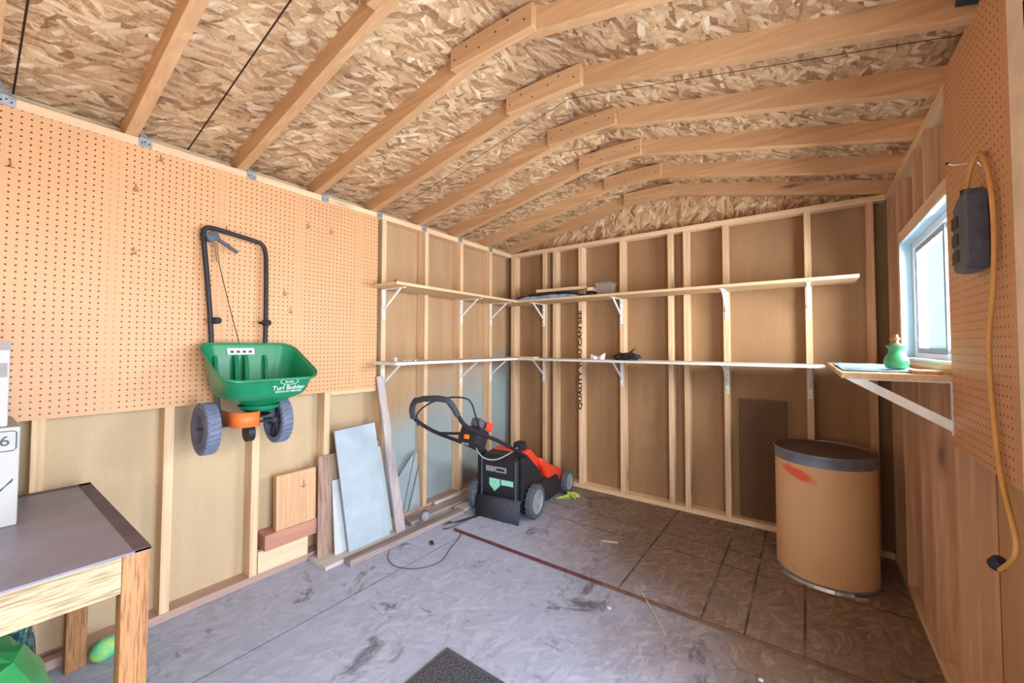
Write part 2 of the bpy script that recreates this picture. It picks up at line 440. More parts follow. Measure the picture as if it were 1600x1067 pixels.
    def build(s, name, mat, parent=None, smooth=False, mods=None, base=False):
        bm = s.bm; bmesh.ops.recalc_face_normals(bm, faces=bm.faces[:])
        co = [v.co for v in bm.verts]
        lo = Vector([min(c[i] for c in co) for i in range(3)]); hi = Vector([max(c[i] for c in co) for i in range(3)])
        o = (lo+hi)/2
        if parent is None: o.z = lo.z
        bm.transform(Matrix.Translation(-o))
        me = bpy.data.meshes.new(name); bm.to_mesh(me); bm.free()
        if smooth:
            for p in me.polygons: p.use_smooth = True
        ob = bpy.data.objects.new(name, me); C.objects.link(ob); ob.location = o
        me.materials.append(mat)
        if parent is not None: ob.parent = parent
        if smooth:
            me.set_sharp_from_angle(angle=R(38)) if hasattr(me, 'set_sharp_from_angle') else None
        return ob

def tag(o, label, cat, group=None, kind=None):
    o['label'] = label; o['category'] = cat
    if group: o['group'] = group
    if kind: o['kind'] = kind
    return o
def struct(o): o['kind'] = 'structure'; return o
def empty(name, loc=(0,0,0), rot=(0,0,0)):
    o = bpy.data.objects.new(name, None); C.objects.link(o); o.location = loc; o.rotation_euler = rot; o.empty_display_size = .05
    return o
def copy_tree(o, parent=None):
    c = o.copy(); C.objects.link(c)
    if parent is not None: c.parent = parent
    for ch in list(o.children): copy_tree(ch, c)
    return c
def solid(o, t, off=-1):
    m = o.modifiers.new('thickness', 'SOLIDIFY'); m.thickness = t; m.offset = off; return o
def bevel(o, w=.002, seg=2):
    m = o.modifiers.new('bevel', 'BEVEL'); m.width = w; m.segments = seg; m.limit_method = 'ANGLE'; return o

def text(name, body, size, mat, loc, xdir, ydir, parent=None, ext=.0006, sx=1.0, bold=0.0):
    cu = bpy.data.curves.new(name, 'FONT'); cu.body = body; cu.size = size; cu.extrude = ext; cu.offset = bold; cu.align_x = 'CENTER'; cu.align_y = 'CENTER'
    t = bpy.data.objects.new(name, cu); C.objects.link(t)
    dg = bpy.context.evaluated_depsgraph_get(); me = bpy.data.meshes.new_from_object(t.evaluated_get(dg))
    bpy.data.objects.remove(t); me.materials.clear(); me.materials.append(mat)
    x = Vector(xdir).normalized(); y = Vector(ydir); y = (y-x*y.dot(x)).normalized(); z = x.cross(y)
    M = Matrix((x*sx, y, z)).transposed().to_4x4(); me.transform(M)
    o = bpy.data.objects.new(name, me); C.objects.link(o); o.location = loc
    if parent is not None: o.parent = parent
    return o

# ------------------------------------------------------------------ shell
FRONT = -4.6
struct(MB().box(-.10, W+.10, FRONT-.1, .10, -.06, 0).build('floor', m_floor))
# exterior ground and the neighbour's pale siding seen through the window
g = MB().box(-12, 14, -14, 12, -.12, -.065).build('ground', plain('outside_gravel', srgb(150, 148, 140), .9, var=.2, scale=8)); g['kind'] = 'structure'
# skins of the walls
DOOR0, DOOR1, DOORH = -3.55, -2.00, 2.02
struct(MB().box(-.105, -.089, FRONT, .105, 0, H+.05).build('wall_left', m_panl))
struct(MB().box(-.089, W+.089, .089, .105, 0, H+.02).build('wall_back', m_panb))
WY0, WY1, WZ0, WZ1 = -1.30, -.38, 1.24, 1.865
m = MB()
m.box(W+.089, W+.105, DOOR1, WY0, 0, H+.05); m.box(W+.089, W+.105, WY1, .105, 0, H+.05)
m.box(W+.089, W+.105, WY0, WY1, 0, WZ0); m.box(W+.089, W+.105, WY0, WY1, WZ1, H+.05)
m.box(W+.089, W+.105, DOOR0, DOOR1, DOORH, H+.05); m.box(W+.089, W+.105, FRONT, DOOR0, 0, H+.05)
struct(m.build('wall_right', m_panr))
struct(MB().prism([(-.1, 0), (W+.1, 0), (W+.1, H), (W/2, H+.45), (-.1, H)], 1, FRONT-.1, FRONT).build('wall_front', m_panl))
# roof deck: two slopes
zr = H+.090
ce = MB()
xo = .25
for sgn in (0, 1):
    xs = (-xo, W/2) if sgn == 0 else (W/2, W+xo)
    za = zr-xo*SL; zb = zr+W/2*SL
    z0, z1 = (za, zb) if sgn == 0 else (zb, za)
    ce.hexa([(xs[0], FRONT-.2, z0), (xs[1], FRONT-.2, z1), (xs[1], .3, z1), (xs[0], .3, z0),
             (xs[0], FRONT-.2, z0+.012), (xs[1], FRONT-.2, z1+.012), (xs[1], .3, z1+.012), (xs[0], .3, z0+.012)])
struct(ce.build('ceiling', m_osb))
# dark joints between the roof sheets
jn = MB()
for y in (-3.275, -2.70, -1.44, -.62):
    for s in (0, 1):
        jw = .003 if y < -2 else .0013
        a, b = ((-.2, zr-.2*SL), (W/2, zr+W/2*SL)) if s == 0 else ((W/2, zr+W/2*SL), (W+.2, zr-.2*SL))
        jn.hexa([(a[0], y-jw, a[1]-.0015), (b[0], y-jw, b[1]-.0015), (b[0], y+jw, b[1]-.0015), (a[0], y+jw, a[1]-.0015),
                 (a[0], y-jw, a[1]+.001), (b[0], y-jw, b[1]+.001), (b[0], y+jw, b[1]+.001), (a[0], y+jw, a[1]+.001)])
struct(jn.build('trim_1', plain('dark_joint', srgb(58, 36, 24), .9)))
# gable sheathing over the back wall
struct(MB().prism([(-.05, H), (W+.05, H), (W+.05, zr), (W/2, zr+W/2*SL), (-.05, zr)], 1, .075, .088).build('wall_gable', m_gab))

# plates (top and bottom rails of the stud walls)
def plate(name, mat, box, label, cat='wall plate'):
    o = MB().box(*box).build(name, mat); bevel(o, .0015); return tag(o, label, cat)
plate('top_plate', m_sy, (-.088, 0, FRONT, .0, H-.038, H), 'long pine top plate running along the pegboard wall under the rafters')
plate('top_plate', m_sx, (.0, W, .0, .074, H-.038, H), 'pine top plate across the back wall below the gable')
plate('top_plate', m_sy, (W, W+.088, FRONT, .0, H-.038, H), 'pine top plate along the window wall under the rafters')
m_plate_d = wood('dusty_plate', srgb(206, 174, 160), srgb(150, 124, 116), 'y', contrast=.6)
plate('bottom_plate', m_plate_d, (-.088, 0, FRONT, .0, 0, .038), 'dusty pinkish bottom plate along the foot of the pegboard wall')
plate('bottom_plate', m_sx, (.0, W, .0, .088, 0, .055), 'bottom plate along the foot of the back wall behind the drum')
plate('bottom_plate', m_sy, (W, W+.088, DOOR1+.04, 0, 0, .045), 'bottom plate along the foot of the window wall')

# studs
def stud(x0, x1, y0, y1, z0, z1, label, mat=m_sz, group=None):
    o = MB().box(x0, x1, y0, y1, z0, z1).build('wall_stud', mat); bevel(o, .002)
    return tag(o, label, 'wall stud', group)
LY = [-3.2, -2.79, -2.41, -2.0, -1.585, -1.175, -.765, -.35]
LL = ['wall stud below the pegboard right behind the black-topped table',
      'wall stud below the pegboard left of the green spreader',
      'wall stud below the right wheel of the green spreader',
      'wall stud between the square cedar block and the leaning grey boards',
      'left wall stud at the pegboard edge holding the end shelf brackets',
      'left wall stud without brackets between the two bracket studs',
      'left wall stud behind the mower handle holding the middle brackets',
      'left wall stud nearest the corner holding brackets']
for y, l in zip(LY, LL): stud(-.088, 0, y, y+.038, .038, H-.038, l)
for y in (-3.62, -4.03): stud(-.088, 0, y, y+.038, .038, H-.038, 'wall stud beneath the pegboard beyond the left edge of view', group='hidden left studs')
from_u = [(849, .385), (866, .50), (907, .775), (972, 1.17), (1047, 1.575), (1072, 1.695), (1133, 1.975), (1265, 2.475), (1366, 2.795)]
BL = ['back wall stud with brackets nearest the left corner', 'back wall stud just right of the first bracket stud, behind the mower',
      'back wall stud stamped with a line of dark lettering', 'back wall stud with brackets beside the crumpled black bag',
      'bare back wall stud, left one of the close pair', 'bare back wall stud, right one of the close pair',
      'back wall stud with brackets left of the diamond mesh', 'back wall stud with brackets rising behind the fibre drum',
      'reddish end stud of the back wall in the right corner']
studs_b = []
for (u, x), l in zip(from_u, BL): studs_b.append(stud(x, x+.038, 0, .088, .055, H-.038, l, m_sz if u != 1366 else m_fir))
stud(.0, .055, 0, .088, .055, H-.038, 'knotty corner stud where the pegboard wall meets the back wall')
RY = [(-.34, .038, 'full-height stud beside the window nearest the right corner', 0, H),
      (-.755, .038, 'short stud under the window above the far drum side', 0, WZ0-.04), (-.965, .038, 'short stud under the window close to the pegboard', 0, WZ0-.04),
      (-1.30, .038, 'knotty stud below the corner of the brown pegboard', 0, H), (-1.87, .038, 'door frame stud at the right edge of the brown pegboard', 0, H),
      (-.02, .038, 'dark stud tucked into the right corner of the window wall', 0, H)]
for y, w, l, a, b in RY:
    stud(W, W+.088, y-w, y, .045, (b if b < H else H-.038), l, m_fir)
for y, l in ((-.755, 'short stud above the window, farther from the pegboard'), (-.965, 'short stud above the window, nearer the pegboard')):
    stud(W, W+.088, y-.038, y, WZ1+.055, H-.038, l, m_fir)
o = MB().box(W, W+.088, WY0, WY1, WZ1, WZ1+.055).build('window_header', m_sy); tag(o, 'pine header beam lying over the window opening', 'header beam')
o = MB().box(W, W+.088, WY0, WY1, WZ0-.04, WZ0).build('window_sill_beam', m_sy); tag(o, 'rough pine sill beam under the white window', 'sill beam')
# pale blue facing on the far jamb and head of the opening
m_jamb = panel_mat('window_jamb_blue', srgb(170, 200, 214), srgb(190, 216, 226), .2)
j = MB(); j.box(W+.002, W+.10, WY1-.004, WY1, WZ0, WZ1); j.box(W+.002, W+.10, WY0, WY1, WZ1-.004, WZ1)
struct(j.build('trim_2', m_jamb))

# window unit
win = empty('window_1', (W+.07, (WY0+WY1)/2, WZ0)); win['kind'] = 'structure'
hw = (WY1-WY0)/2-.006; hh = WZ1-WZ0-.006
def frame(y0, y1, z0, z1, x0, x1, t):
    m = MB(); m.box(x0, x1, y0, y1, z0, z0+t); m.box(x0, x1, y0, y1, z1-t, z1); m.box(x0, x1, y0, y0+t, z0+t, z1-t); m.box(x0, x1, y1-t, y1, z0+t, z1-t); return m
frame(-hw, hw, .003, hh, -.02, .03, .032).build('window_frame', m_vinyl, win)
sa = frame(-.13, hw-.034, .036, hh-.034, -.012, .006, .026).build('window_sash', m_vgrey, win)
MB().box(-.002, .002, -.25, .25, -.24, .24).build('pane', m_glass, sa)
sa = frame(-hw+.034, -.095, .036, hh-.034, .008, .026, .030).build('window_sash', m_vinyl, win)
MB().box(-.002, .002, -.12, .12, -.24, .24).build('pane', m_glass, sa)
MB().box(-.065, -.02, -hw, hw, -.0, .012).build('window_sill', m_vinyl, win)

# neighbour's siding outside the window
s = NT('outside_siding', .7, .3); v = s.coord(False, geo=True); sp = s.sep(v)
f = s.math('FRACT', s.math('DIVIDE', s.math('ADD', sp[0], 30.0), .20))
s.color(s.mix(s.math('LESS_THAN', f, .06), srgb(226, 246, 246), srgb(176, 208, 212)))
o = MB().box(2.998, 7.5, 2.2, 2.3, -.06, 2.7).build('neighbour_wall', s.m); tag(o, 'pale vertical siding of the building outside the window', 'building wall')

# pegboards
o = MB().box(.0005, .0055, -4.24, -1.625, 1.008, 2.2225).build('pegboard', m_peg); tag(o, 'long tan pegboard covering the left wall behind the green spreader', 'pegboard')
o = MB().box(W-.0055, W-.0005, -1.905, -1.335, .962, H+.02).build('pegboard', m_pegr); tag(o, 'narrow brown pegboard by the window with the coiled cord on it', 'pegboard')
o = MB().box(-.088, -.001, -1.96, -1.62, .985, 1.023).build('blocking', m_sy); tag(o, 'short horizontal block behind the lower right corner of the tan pegboard', 'wood block')
# door casing
m = MB(); m.box(W-.012, W+.10, DOOR1-.045, DOOR1+.09, 0, H+.02)
m.box(W, W+.088, DOOR0, DOOR1-.046, DOORH+.061, H-.039)
m.box(W-.012, W+.10, DOOR0, DOOR1, DOORH, DOORH+.06); m.box(W-.012, W+.10, DOOR0-.04, DOOR0, 0, DOORH+.06)
struct(m.build('door_1', m_trimw))

# rafters: two slopes and a block nailed over the ridge
RL = ['nearest roof truss partly seen at the left edge', 'roof truss landing on the plate above the left end of the pegboard hooks', 'roof truss whose ridge block is cut by the top edge of the photo',
      'roof truss with the largest fully seen ridge block', 'roof truss with the second ridge block, meeting the brown pegboard corner',
      'roof truss with the third ridge block', 'roof truss with the fourth ridge block', 'roof truss with the fifth ridge block', 'farthest roof truss close against the gable']
RF = [-3.325, -2.92, -2.475, -2.05, -1.64, -1.22, -.80, -.37, .05]
ang = math.atan(SL); Lr = (W/2+.06)/math.cos(ang)
for yf, l in zip(RF, RL):
    t = empty('roof_truss', (W/2, yf-.022, H+.004)); tag(t, 'pine '+l, 'roof truss')
    for sgn in (-1, 1):
        m = MB()
        # local: x along the slope measured from the ridge, the ridge end cut plumb
        z0 = W/2*SL; zt = z0+.0885
        xe = -(W/2+.24); ze = -.24*SL
        m.hexa([(xe, -.019, ze-.004), (0, -.019, z0-.004), (0, .026, z0-.004), (xe, .026, ze-.004), (xe, -.019, ze+.0885), (0, -.019, zt), (0, .026, zt), (xe, .026, ze+.0885)])
        if sgn > 0: m.bm.transform(Matrix.Scale(-1, 4, (1, 0, 0)))
        o = m.build('rafter', m_raf, t); bevel(o, .002)
    gb = MB().box(-.225, .205, -.057, -.0195, z0-.055, z0+.040).build('ridge_block', m_raf, t); bevel(gb, .002)
    for dx, dz in ((-.2, -.02), (-.13, .01), (-.06, -.025), (.03, .0), (.09, .02), (.17, -.015)): MB().cyl((dx, -.0585, z0+dz), (dx, -.0565, z0+dz), .0035, 8).build('nail_head', m_hole, t)
# hurricane ties
ties = []
for i, yf in enumerate(RF[:8]):
    m = MB(); y0 = yf+.006
    m.box(.001, .0025, y0, y0+.048, H-.036, H+.004)
    a = [(.0018, y0+.006, H+.004), (.0018, y0+.048, H+.004), (-.012, y0+.024, H+.03), (-.02, y0+.002, H+.07), (-.045, y0+.001, H+.07), (-.03, y0+.001, H+.004)]
    m.quad(*a[:4]); m.quad(a[0], a[3], a[4], a[5])
    o = m.build('rafter_tie', m_galv)
    for k in range(3):
        o2 = MB().cyl((.0024, y0+.01+k*.013, H-.02+.008*(k % 2)), (.0032, y0+.01+k*.013, H-.02+.008*(k % 2)), .003, 8).build('nail_head', m_hole); o2.location -= o.location; o2.parent = o
    tag(o, ['galvanised rafter tie at the very left edge of the photo', 'galvanised tie at the rafter above the hooks left of the spreader', 'galvanised tie above the spreader handle', 'galvanised tie right of the spreader handle',
            'galvanised tie near the right end of the pegboard', 'galvanised tie at the first rafter past the pegboard', 'galvanised tie at the second rafter past the pegboard', 'galvanised tie at the last rafter before the corner'][i], 'metal tie')
m = MB(); y0 = -1.70; m.box(W-.003, W-.001, y0-.05, y0, H-.036, H+.05); m.hexa([(W-.05, y0, H+.035), (W, y0, H+.02), (W, y0+.003, H+.02), (W-.05, y0+.003, H+.035), (W-.04, y0, H+.09), (W, y0, H+.08), (W, y0+.003, H+.08), (W-.04, y0+.003, H+.09)])
tag(m.build('rafter_tie', m_blk2), 'dark rafter tie above the brown pegboard at the right', 'metal tie')

# stamped lettering on one stud, reading downwards
sx = .775+.014
text('stamped_lettering', 'QUALITY YOU CAN SEE', .046, m_ink, (-.002, -.0452, 1.18-.055), (0, 0, 1), (-1, 0, 0), studs_b[2], sx=1.85, bold=.0012)

# raised sheet over the right part of the floor
sh = struct(MB().box(.44, W-.001, -1.27, -.001, .0005, .018).build('floor_sheet', m_sheet))
tag(sh, 'raised strand board sheet under the mower and the drum', 'floor sheet'); del sh['kind']
o = MB().box(.445, 1.55, -1.279, -1.2705, .001, .0175).build('edge_strip', m_red); tag(o, 'thin dark red strip along the left part of the raised floor sheet edge', 'strip')

o = MB().box(1.555, W-.01, -1.277, -1.2705, .001, .0178).build('edge_strip', plain('brown_edge', srgb(104, 74, 56), .8, var=.3, scale=20)); tag(o, 'raw brown edge strip along the right part of the raised floor sheet', 'strip')

# ------------------------------------------------------------------ shelves
def shelf(name, mat, box, label):
    o = MB().box(*box).build(name, mat); bevel(o, .0015); return tag(o, label, 'shelf')
ZU, ZL = 1.735, 1.195
shelf('shelf_board', m_shelf, (.001, .285, -1.675, -.0, ZU-.02, ZU), 'upper wooden shelf along the left wall beside the pegboard')
shelf('shelf_board', m_shelfw, (.001, .285, -1.675, -.0, ZL-.02, ZL), 'lower wooden shelf along the left wall above the mower')
shelf('shelf_board', m_shelfx, (.286, 2.735, -.285, -.001, ZU-.02, ZU), 'upper wooden shelf along the back wall')
shelf('shelf_board', m_shelfwx, (.286, 2.57, -.285, -.001, ZL-.02, ZL-.002), 'lower wooden shelf along the back wall')
shelf('shelf_board', m_sy, (2.585, W-.001, -1.333, -.06, 1.184, 1.206), 'wooden shelf under the window holding the green jar')
o = MB().box(.30, .46, -.285, -.19, ZL-.0015, ZL+.012).build('wood_scrap', m_shelfx); tag(o, 'flat wood scrap on the lower shelf at the corner', 'wood scrap')

def bracket():
    r = empty('shelf_bracket')
    # local: wall plane y=0, arm along -y, under z=0
    w = MB(); w.box(-.011, .011, -.004, 0, -.215, 0)
    wl = w.build('wall_leg', m_white_st, r)
    for z in (-.03, -.075, -.15, -.195): MB().cyl((0, -.0048, z), (0, -.0038, z), .0035, 8).build('screw_head', m_hole, r)
    MB().box(-.011, .011, -.235, -.004, -.005, -.0005).build('arm', m_white_st, r)
    b = MB(); b.hexa([(-.006, -.004, -.150), (.006, -.004, -.150), (.006, -.196, -.004), (-.006, -.196, -.004), (-.006, -.004, -.138), (.006, -.004, -.138), (.006, -.182, -.003), (-.006, -.182, -.003)])
    b.build('brace', m_white_st, r)
    return r
br0 = bracket(); first = True
spots = []
for z, zn in ((ZU-.0205, 'upper'), (ZL-.0205, 'lower')):
    for y, w in ((-1.566, 'nearest the pegboard'), (-.746, 'middle one, above the mower'), (-.331, 'closest to the corner')):
        spots.append((0.0, y, z, 90, 'white bracket under the %s left-wall shelf, %s' % (zn, w)))
    for x, w in ((.398, 'nearest the left corner'), (1.186, 'second from the left corner'), (2.0, 'third from the left corner, above the mesh side'), (2.494, 'rightmost, above the drum')):
        spots.append((x, 0.0, z-(.002 if zn == 'lower' and 0 else 0), 0, 'white bracket under the %s back shelf, %s' % (zn, w)))
for x, y, z, a, l in spots:
    b = br0 if first else copy_tree(br0)
    first = False
    b.location = (x, y, z); b.rotation_euler = (0, 0, R(a))
    tag(b, l, 'shelf bracket', 'white shelf brackets')
# long brace under the window shelf
r = empty('long_bracket', (W, -1.31, 1.184)); tag(r, 'long pale blue-white diagonal bracket under the window shelf', 'shelf bracket')
b = MB(); b.hexa([(-.268, -.012, -.012), (-.262, -.012, -.002), (-.262, .012, -.002), (-.268, .012, -.012), (-.006, -.012, -.185), (-.002, -.012, -.145), (-.002, .012, -.145), (-.006, .012, -.185)])
bb = MB(); bb.hexa([(-.29, -.004, -.004), (-.005, -.004, -.175), (-.005, .004, -.175), (-.29, .004, -.004), (-.235, -.004, -.001), (-.003, -.004, -.138), (-.003, .004, -.138), (-.235, .004, -.001)])
bb.build('brace', m_white_st, r); b.bm.free()
MB().box(-.004, -.0005, -.010, .010, -.19, -.001).build('wall_leg', m_white_st, r)
MB().box(-.29, -.004, -.010, .010, -.005, -.0005).build('arm', m_white_st, r)

# ------------------------------------------------------------------ things on the shelves
def crumple(name, mat, c, size, seed, n=3, amp=.25, flat=None):
    rnd = random.Random(seed); t = bmesh.new(); bmesh.ops.create_icosphere(t, subdivisions=n, radius=.5)
    for v in t.verts:
        k = 1+amp*(rnd.random()-.5)*2
        v.co = Vector((v.co.x*size[0]*k, v.co.y*size[1]*k, v.co.z*size[2]*k))
    if flat is not None:
        for v in t.verts: v.co.z = max(v.co.z, -size[2]*flat)
    zmin = min(v.co.z for v in t.verts)
    t.transform(Matrix.Translation((c[0], c[1], c[2]-zmin)))
    m = MB(); m.merge(t); return m
# wrapped flat package in the corner (dark film with blue grey film)
t = empty('wrapped_bundle', (.56, -.14, ZU))
tag(t, 'flat bundle in black and blue-grey plastic film on the upper shelf corner', 'wrapped bundle')
def film(x0, x1, y0, y1, z0, z1, seed, n=18):
    rnd = random.Random(seed); m = MB(); top = []; bot = []
    rings = []
    for i in range(n+1):
        x = x0+(x1-x0)*i/n; e = min(1, 4*min(i, n-i)/n+.25)
        hz = (z1-z0)*e*(.8+.35*rnd.random()); w = (y1-y0)/2*(.9+.12*rnd.random()); cy = (y0+y1)/2
        rings.append([(x, cy-w, z0), (x, cy-w*1.02, z0+hz*.5), (x, cy-w*.8, z0+hz*.95), (x, cy, z0+hz*(.9+.3*rnd.random())), (x, cy+w*.8, z0+hz), (x, cy+w, z0+hz*.5), (x, cy+w, z0)])
    m.loft(rings); return m
film(-.34, .34, -.130, -.085, .001, .030, 3).build('blue_grey_film', m_plasticwrap, t)
film(-.42, .40, -.075, .13, .001, .060, 4).build('black_film', m_blk, t)
o = MB().obox((.66, -.12, ZU+.091), (.50, .05, .028), Matrix.Rotation(R(3), 3, 'Z')).build('wood_strip', m_sx); tag(o, 'long wood strip lying on top of the film-wrapped bundle', 'wood strip')
o = MB().box(.935, .985, -.15, -.07, ZU+.052, ZU+.085).build('wood_offcut', m_pale); tag(o, 'short pale wood offcut beside the clear bin on the upper shelf', 'wood offcut')
o2 = MB().box(.93, .99, -.17, -.05, ZU+.0005, ZU+.052).build('black_box', m_blk); bevel(o2, .004); tag(o2, 'small black box under the short wood offcut on the upper shelf', 'box')
# clear bin
t = empty('plastic_bin', (1.09, -.11, ZU)); tag(t, 'small clear plastic bin with lid on the upper back shelf', 'plastic bin')
m = MB(); m.loft([[(-.055, -.05, 0), (.055, -.05, 0), (.055, .05, 0), (-.055, .05, 0)], [(-.068, -.062, .105), (.068, -.062, .105), (.068, .062, .105), (-.068, .062, .105)]], (True, False))
o = m.build('bin_body', m_bin, t); solid(o, .002)
MB().box(-.075, .075, -.068, .068, .105, .116, .004).build('lid', m_bin, t)
crumple('c', m_paper, (0, 0, .003), (.07, .06, .04), 5).build('bin_contents', m_brass, t)
# small things on left shelves
m = MB(); m.cyl((.17, -1.60, ZU), (.17, -1.60, ZU+.012), .011, 12); m.cyl((.17, -1.60, ZU+.012), (.175, -1.60, ZU+.03), .006, 10)
tag(m.build('rubber_stopper', m_blk, smooth=True), 'tiny dark knob on the upper left shelf near the pegboard', 'stopper')
o = MB().box(.05, .16, -.93, -.75, ZU+.0005, ZU+.022).build('brown_block', wood('dark_block', srgb(150, 92, 58), srgb(96, 56, 34), 'y', knots=False)); tag(o, 'small brown wood block on the upper left shelf', 'wood block')
o = MB().box(.20, .225, -1.64, -1.615, ZL+.0005, ZL+.032, .003).build('white_cube', m_box); tag(o, 'small white cube standing at the left end of the lower shelf', 'cube')
m = MB()
for k in range(4): m.tube([(.2+.01*k, -1.56+.05*k, ZL+.004), (.23, -1.54+.05*k, ZL+.012), (.2, -1.50+.05*k, ZL+.004)], .003, 6, 2)
tag(m.build('metal_clip', m_steel), 'few bent metal clips on the lower left shelf', 'metal clips')
# paper and black bag on the lower back shelf
m = MB(); m.loft([[(.99, -.20, ZL), (.985, -.19, ZL+.045)], [(1.02, -.21, ZL), (1.02, -.195, ZL+.03)], [(1.05, -.19, ZL), (1.05, -.18, ZL+.022)], [(1.08, -.21, ZL), (1.085, -.2, ZL+.035)], [(1.11, -.19, ZL), (1.115, -.18, ZL+.055)]], (False, False), False)
o = m.build('crumpled_paper', m_paper); solid(o, .02); o.location.z += .001; tag(o, 'crumpled white paper on the lower back shelf', 'paper')
m = crumple('bag', m_blk, (1.28, -.14, ZL-.002), (.22, .15, .075), 11, 3, .22, .3)
m.cyl((1.30, -.14, ZL+.05), (1.36, -.15, ZL+.10), .010, 7, .002); m.cyl((1.27, -.14, ZL+.04), (1.33, -.12, ZL+.075), .010, 7, .003)
o = m.build('plastic_bag', m_blk); tag(o, 'crumpled black plastic bag on the lower back shelf', 'plastic bag')
# window shelf
rnd = random.Random(4); m = MB(); nx, ny = 8, 14
vs = [[m.bm.verts.new((2.60+.26*i/nx, -.36-.86*j/ny, 1.2075+.007*rnd.random())) for j in range(ny+1)] for i in range(nx+1)]
for i in range(nx):
    for j in range(ny): m.bm.faces.new((vs[i][j], vs[i+1][j], vs[i+1][j+1], vs[i][j+1]))
o = m.build('plastic_sheet', m_map); solid(o, .002, 1); tag(o, 'pale patterned plastic sheet spread over the window shelf', 'plastic sheet')
t = empty('glazed_jar', (2.775, -1.10, 1.2175)); tag(t, 'small green flared jar with metal sprayer top on the window shelf', 'jar')
MB().lathe([(.026, 0), (.034, .004), (.040, .022), (.039, .036), (.031, .054), (.024, .068), (.024, .078), (.030, .090), (.031, .096), (.028, .096), (.018, .092), (.001, .090)], n=36).build('jar_body', m_jar, t, True)
m = MB(); m.lathe([(.018, .0925), (.019, .101), (.010, .105), (.007, .115), (.012, .118), (.013, .126), (.008, .130), (.007, .140)], n=16); m.cyl((-.018, 0, .121), (.016, 0, .127), .006, 8)
m.build('jar_top', m_brass, t, True)
o = MB().box(2.80, 2.87, -1.30, -1.17, 1.2065, 1.219).build('wood_shim', m_fir); tag(o, 'flat wood shim beside the green jar at the pegboard end', 'wood shim')

# ------------------------------------------------------------------ pegboard hooks
def hook(y, z, label, L=.045):
    m = MB(); m.tube([(.0055, y, z+.03), (.010, y, z+.03), (.011, y, z+.01), (.010, y, z), (L*.6, y, z-.004), (L, y, z), (L+.003, y, z+.012)], .0016, 8, 1)
    m.tube([(.0075, y-.012, z), (.0075, y+.012, z)], .0018, 6)
    o = m.build('peg_hook', m_brass, smooth=True); return tag(o, label, 'peg hook', 'pegboard hooks')
hook(-3.28, 1.99, 'peg hook at the far left edge of the tan pegboard')
hook(-2.92, 2.01, 'upper of two peg hooks in line left of the spreader')
hook(-2.835, 2.18, 'peg hook right under the top plate, left of the spreader')
hook(-2.92, 1.72, 'lower of two peg hooks in line left of the spreader')
hook(-2.13, 2.03, 'highest peg hook on the right part of the tan pegboard', .03)
hook(-1.98, 2.03, 'peg hook on the pegboard right part, second from the spreader handle', .03)
hook(-2.26, 1.60, 'peg hook right of the spreader hopper handle leg', .03)
hook(-2.225, 1.50, 'lowest peg hook right of the spreader', .03)
hook(-2.56, 1.905, 'peg hook carrying the top bar of the spreader handle', .05)

# ------------------------------------------------------------------ broadcast spreader hanging on the pegboard
sp_ = empty('broadcast_spreader', (.12, -2.46, .80)); tag(sp_, 'green broadcast spreader with black handle hanging on the tan pegboard', 'spreader')
def L(x, y, z): return (x-.12, y+2.46, z-.80)
hd = [(.05, -2.625, 1.22), (.05, -2.63, 1.40), (.045, -2.665, 1.80), (.045, -2.675, 1.875), (.045, -2.655, 1.90), (.045, -2.62, 1.900), (.045, -2.43, 1.875), (.045, -2.40, 1.865), (.045, -2.385, 1.835), (.05, -2.38, 1.78), (.05, -2.375, 1.40), (.05, -2.38, 1.22)]
MB().tube([L(*p) for p in hd], .0115, 12, 1).build('handle', m_blk, sp_, True)
m = MB(); m.obox(L(.065, -2.64, 1.853), (.035, .055, .045), Matrix.Rotation(R(25), 3, 'X'), .008); m.cyl(L(.07, -2.63, 1.85), L(.075, -2.53, 1.79), .009, 10); 
m.build('control_lever', m_slate, sp_, True)
MB().cyl(L(.065, -2.625, 1.825), L(.065, -2.612, 1.73), .007, 8).build('trigger', m_brass, sp_, True)
MB().tube([L(.065, -2.612, 1.74), L(.07, -2.57, 1.55), L(.08, -2.515, 1.32)], .0022, 6, 2).build('control_cable', m_blk, sp_, True)
for y in (-2.62, -2.385):
    m = MB(); m.cyl(L(.05, y, 1.43), L(.085, y+.01, 1.43), .017, 14); m.cyl(L(.04, y-.02, 1.43), L(.04, y+.03, 1.43), .007, 8); m.build('knob', m_blk, sp_, True)
# hopper: rim ring and bottom ring
def rrect(x0, x1, y0, y1, zf, r, n=6, zfun=None):
    pts = []
    for cx, cy, a0 in ((x1-r, y1-r, 0), (x0+r, y1-r, 90), (x0+r, y0+r, 180), (x1-r, y0+r, 270)):
        for k in range(n+1):
            a = R(a0+90*k/n); x = cx+r*math.cos(a); y = cy+r*math.sin(a); pts.append((x, y, zfun(x, y) if zfun else zf))
    return pts
rimz = lambda x, y: 1.318-.50*max(0, x-.07)
def hring(zf, i, r, x0=.070, x1=.405, y0=-2.685, y1=-2.255):
    return [L(x, y, z) for x, y, z in rrect(x0+i*.6, x1-i*.8, y0+i, y1-i, 0, r, zfun=zf)]
m = MB(); m.loft([hring(lambda x, y: rimz(x, y)+.001, -.010, .075), hring(lambda x, y: rimz(x, y)-.008, -.010, .075), hring(lambda x, y: rimz(x, y)-.012, -.001, .07),
    hring(lambda x, y: rimz(x, y)*.62+1.085*.38, .012, .07), hring(lambda x, y: 1.082-.02*(x-.05), .035, .07), hring(lambda x, y: 1.058, .050, .07), hring(lambda x, y: 1.040, .085, .07), hring(lambda x, y: 1.015, .14, .05), hring(lambda x, y: 1.000, .155, .04)], (False, True))
hp = m.build('hopper', m_green, sp_, True); solid(hp, .003, 1)
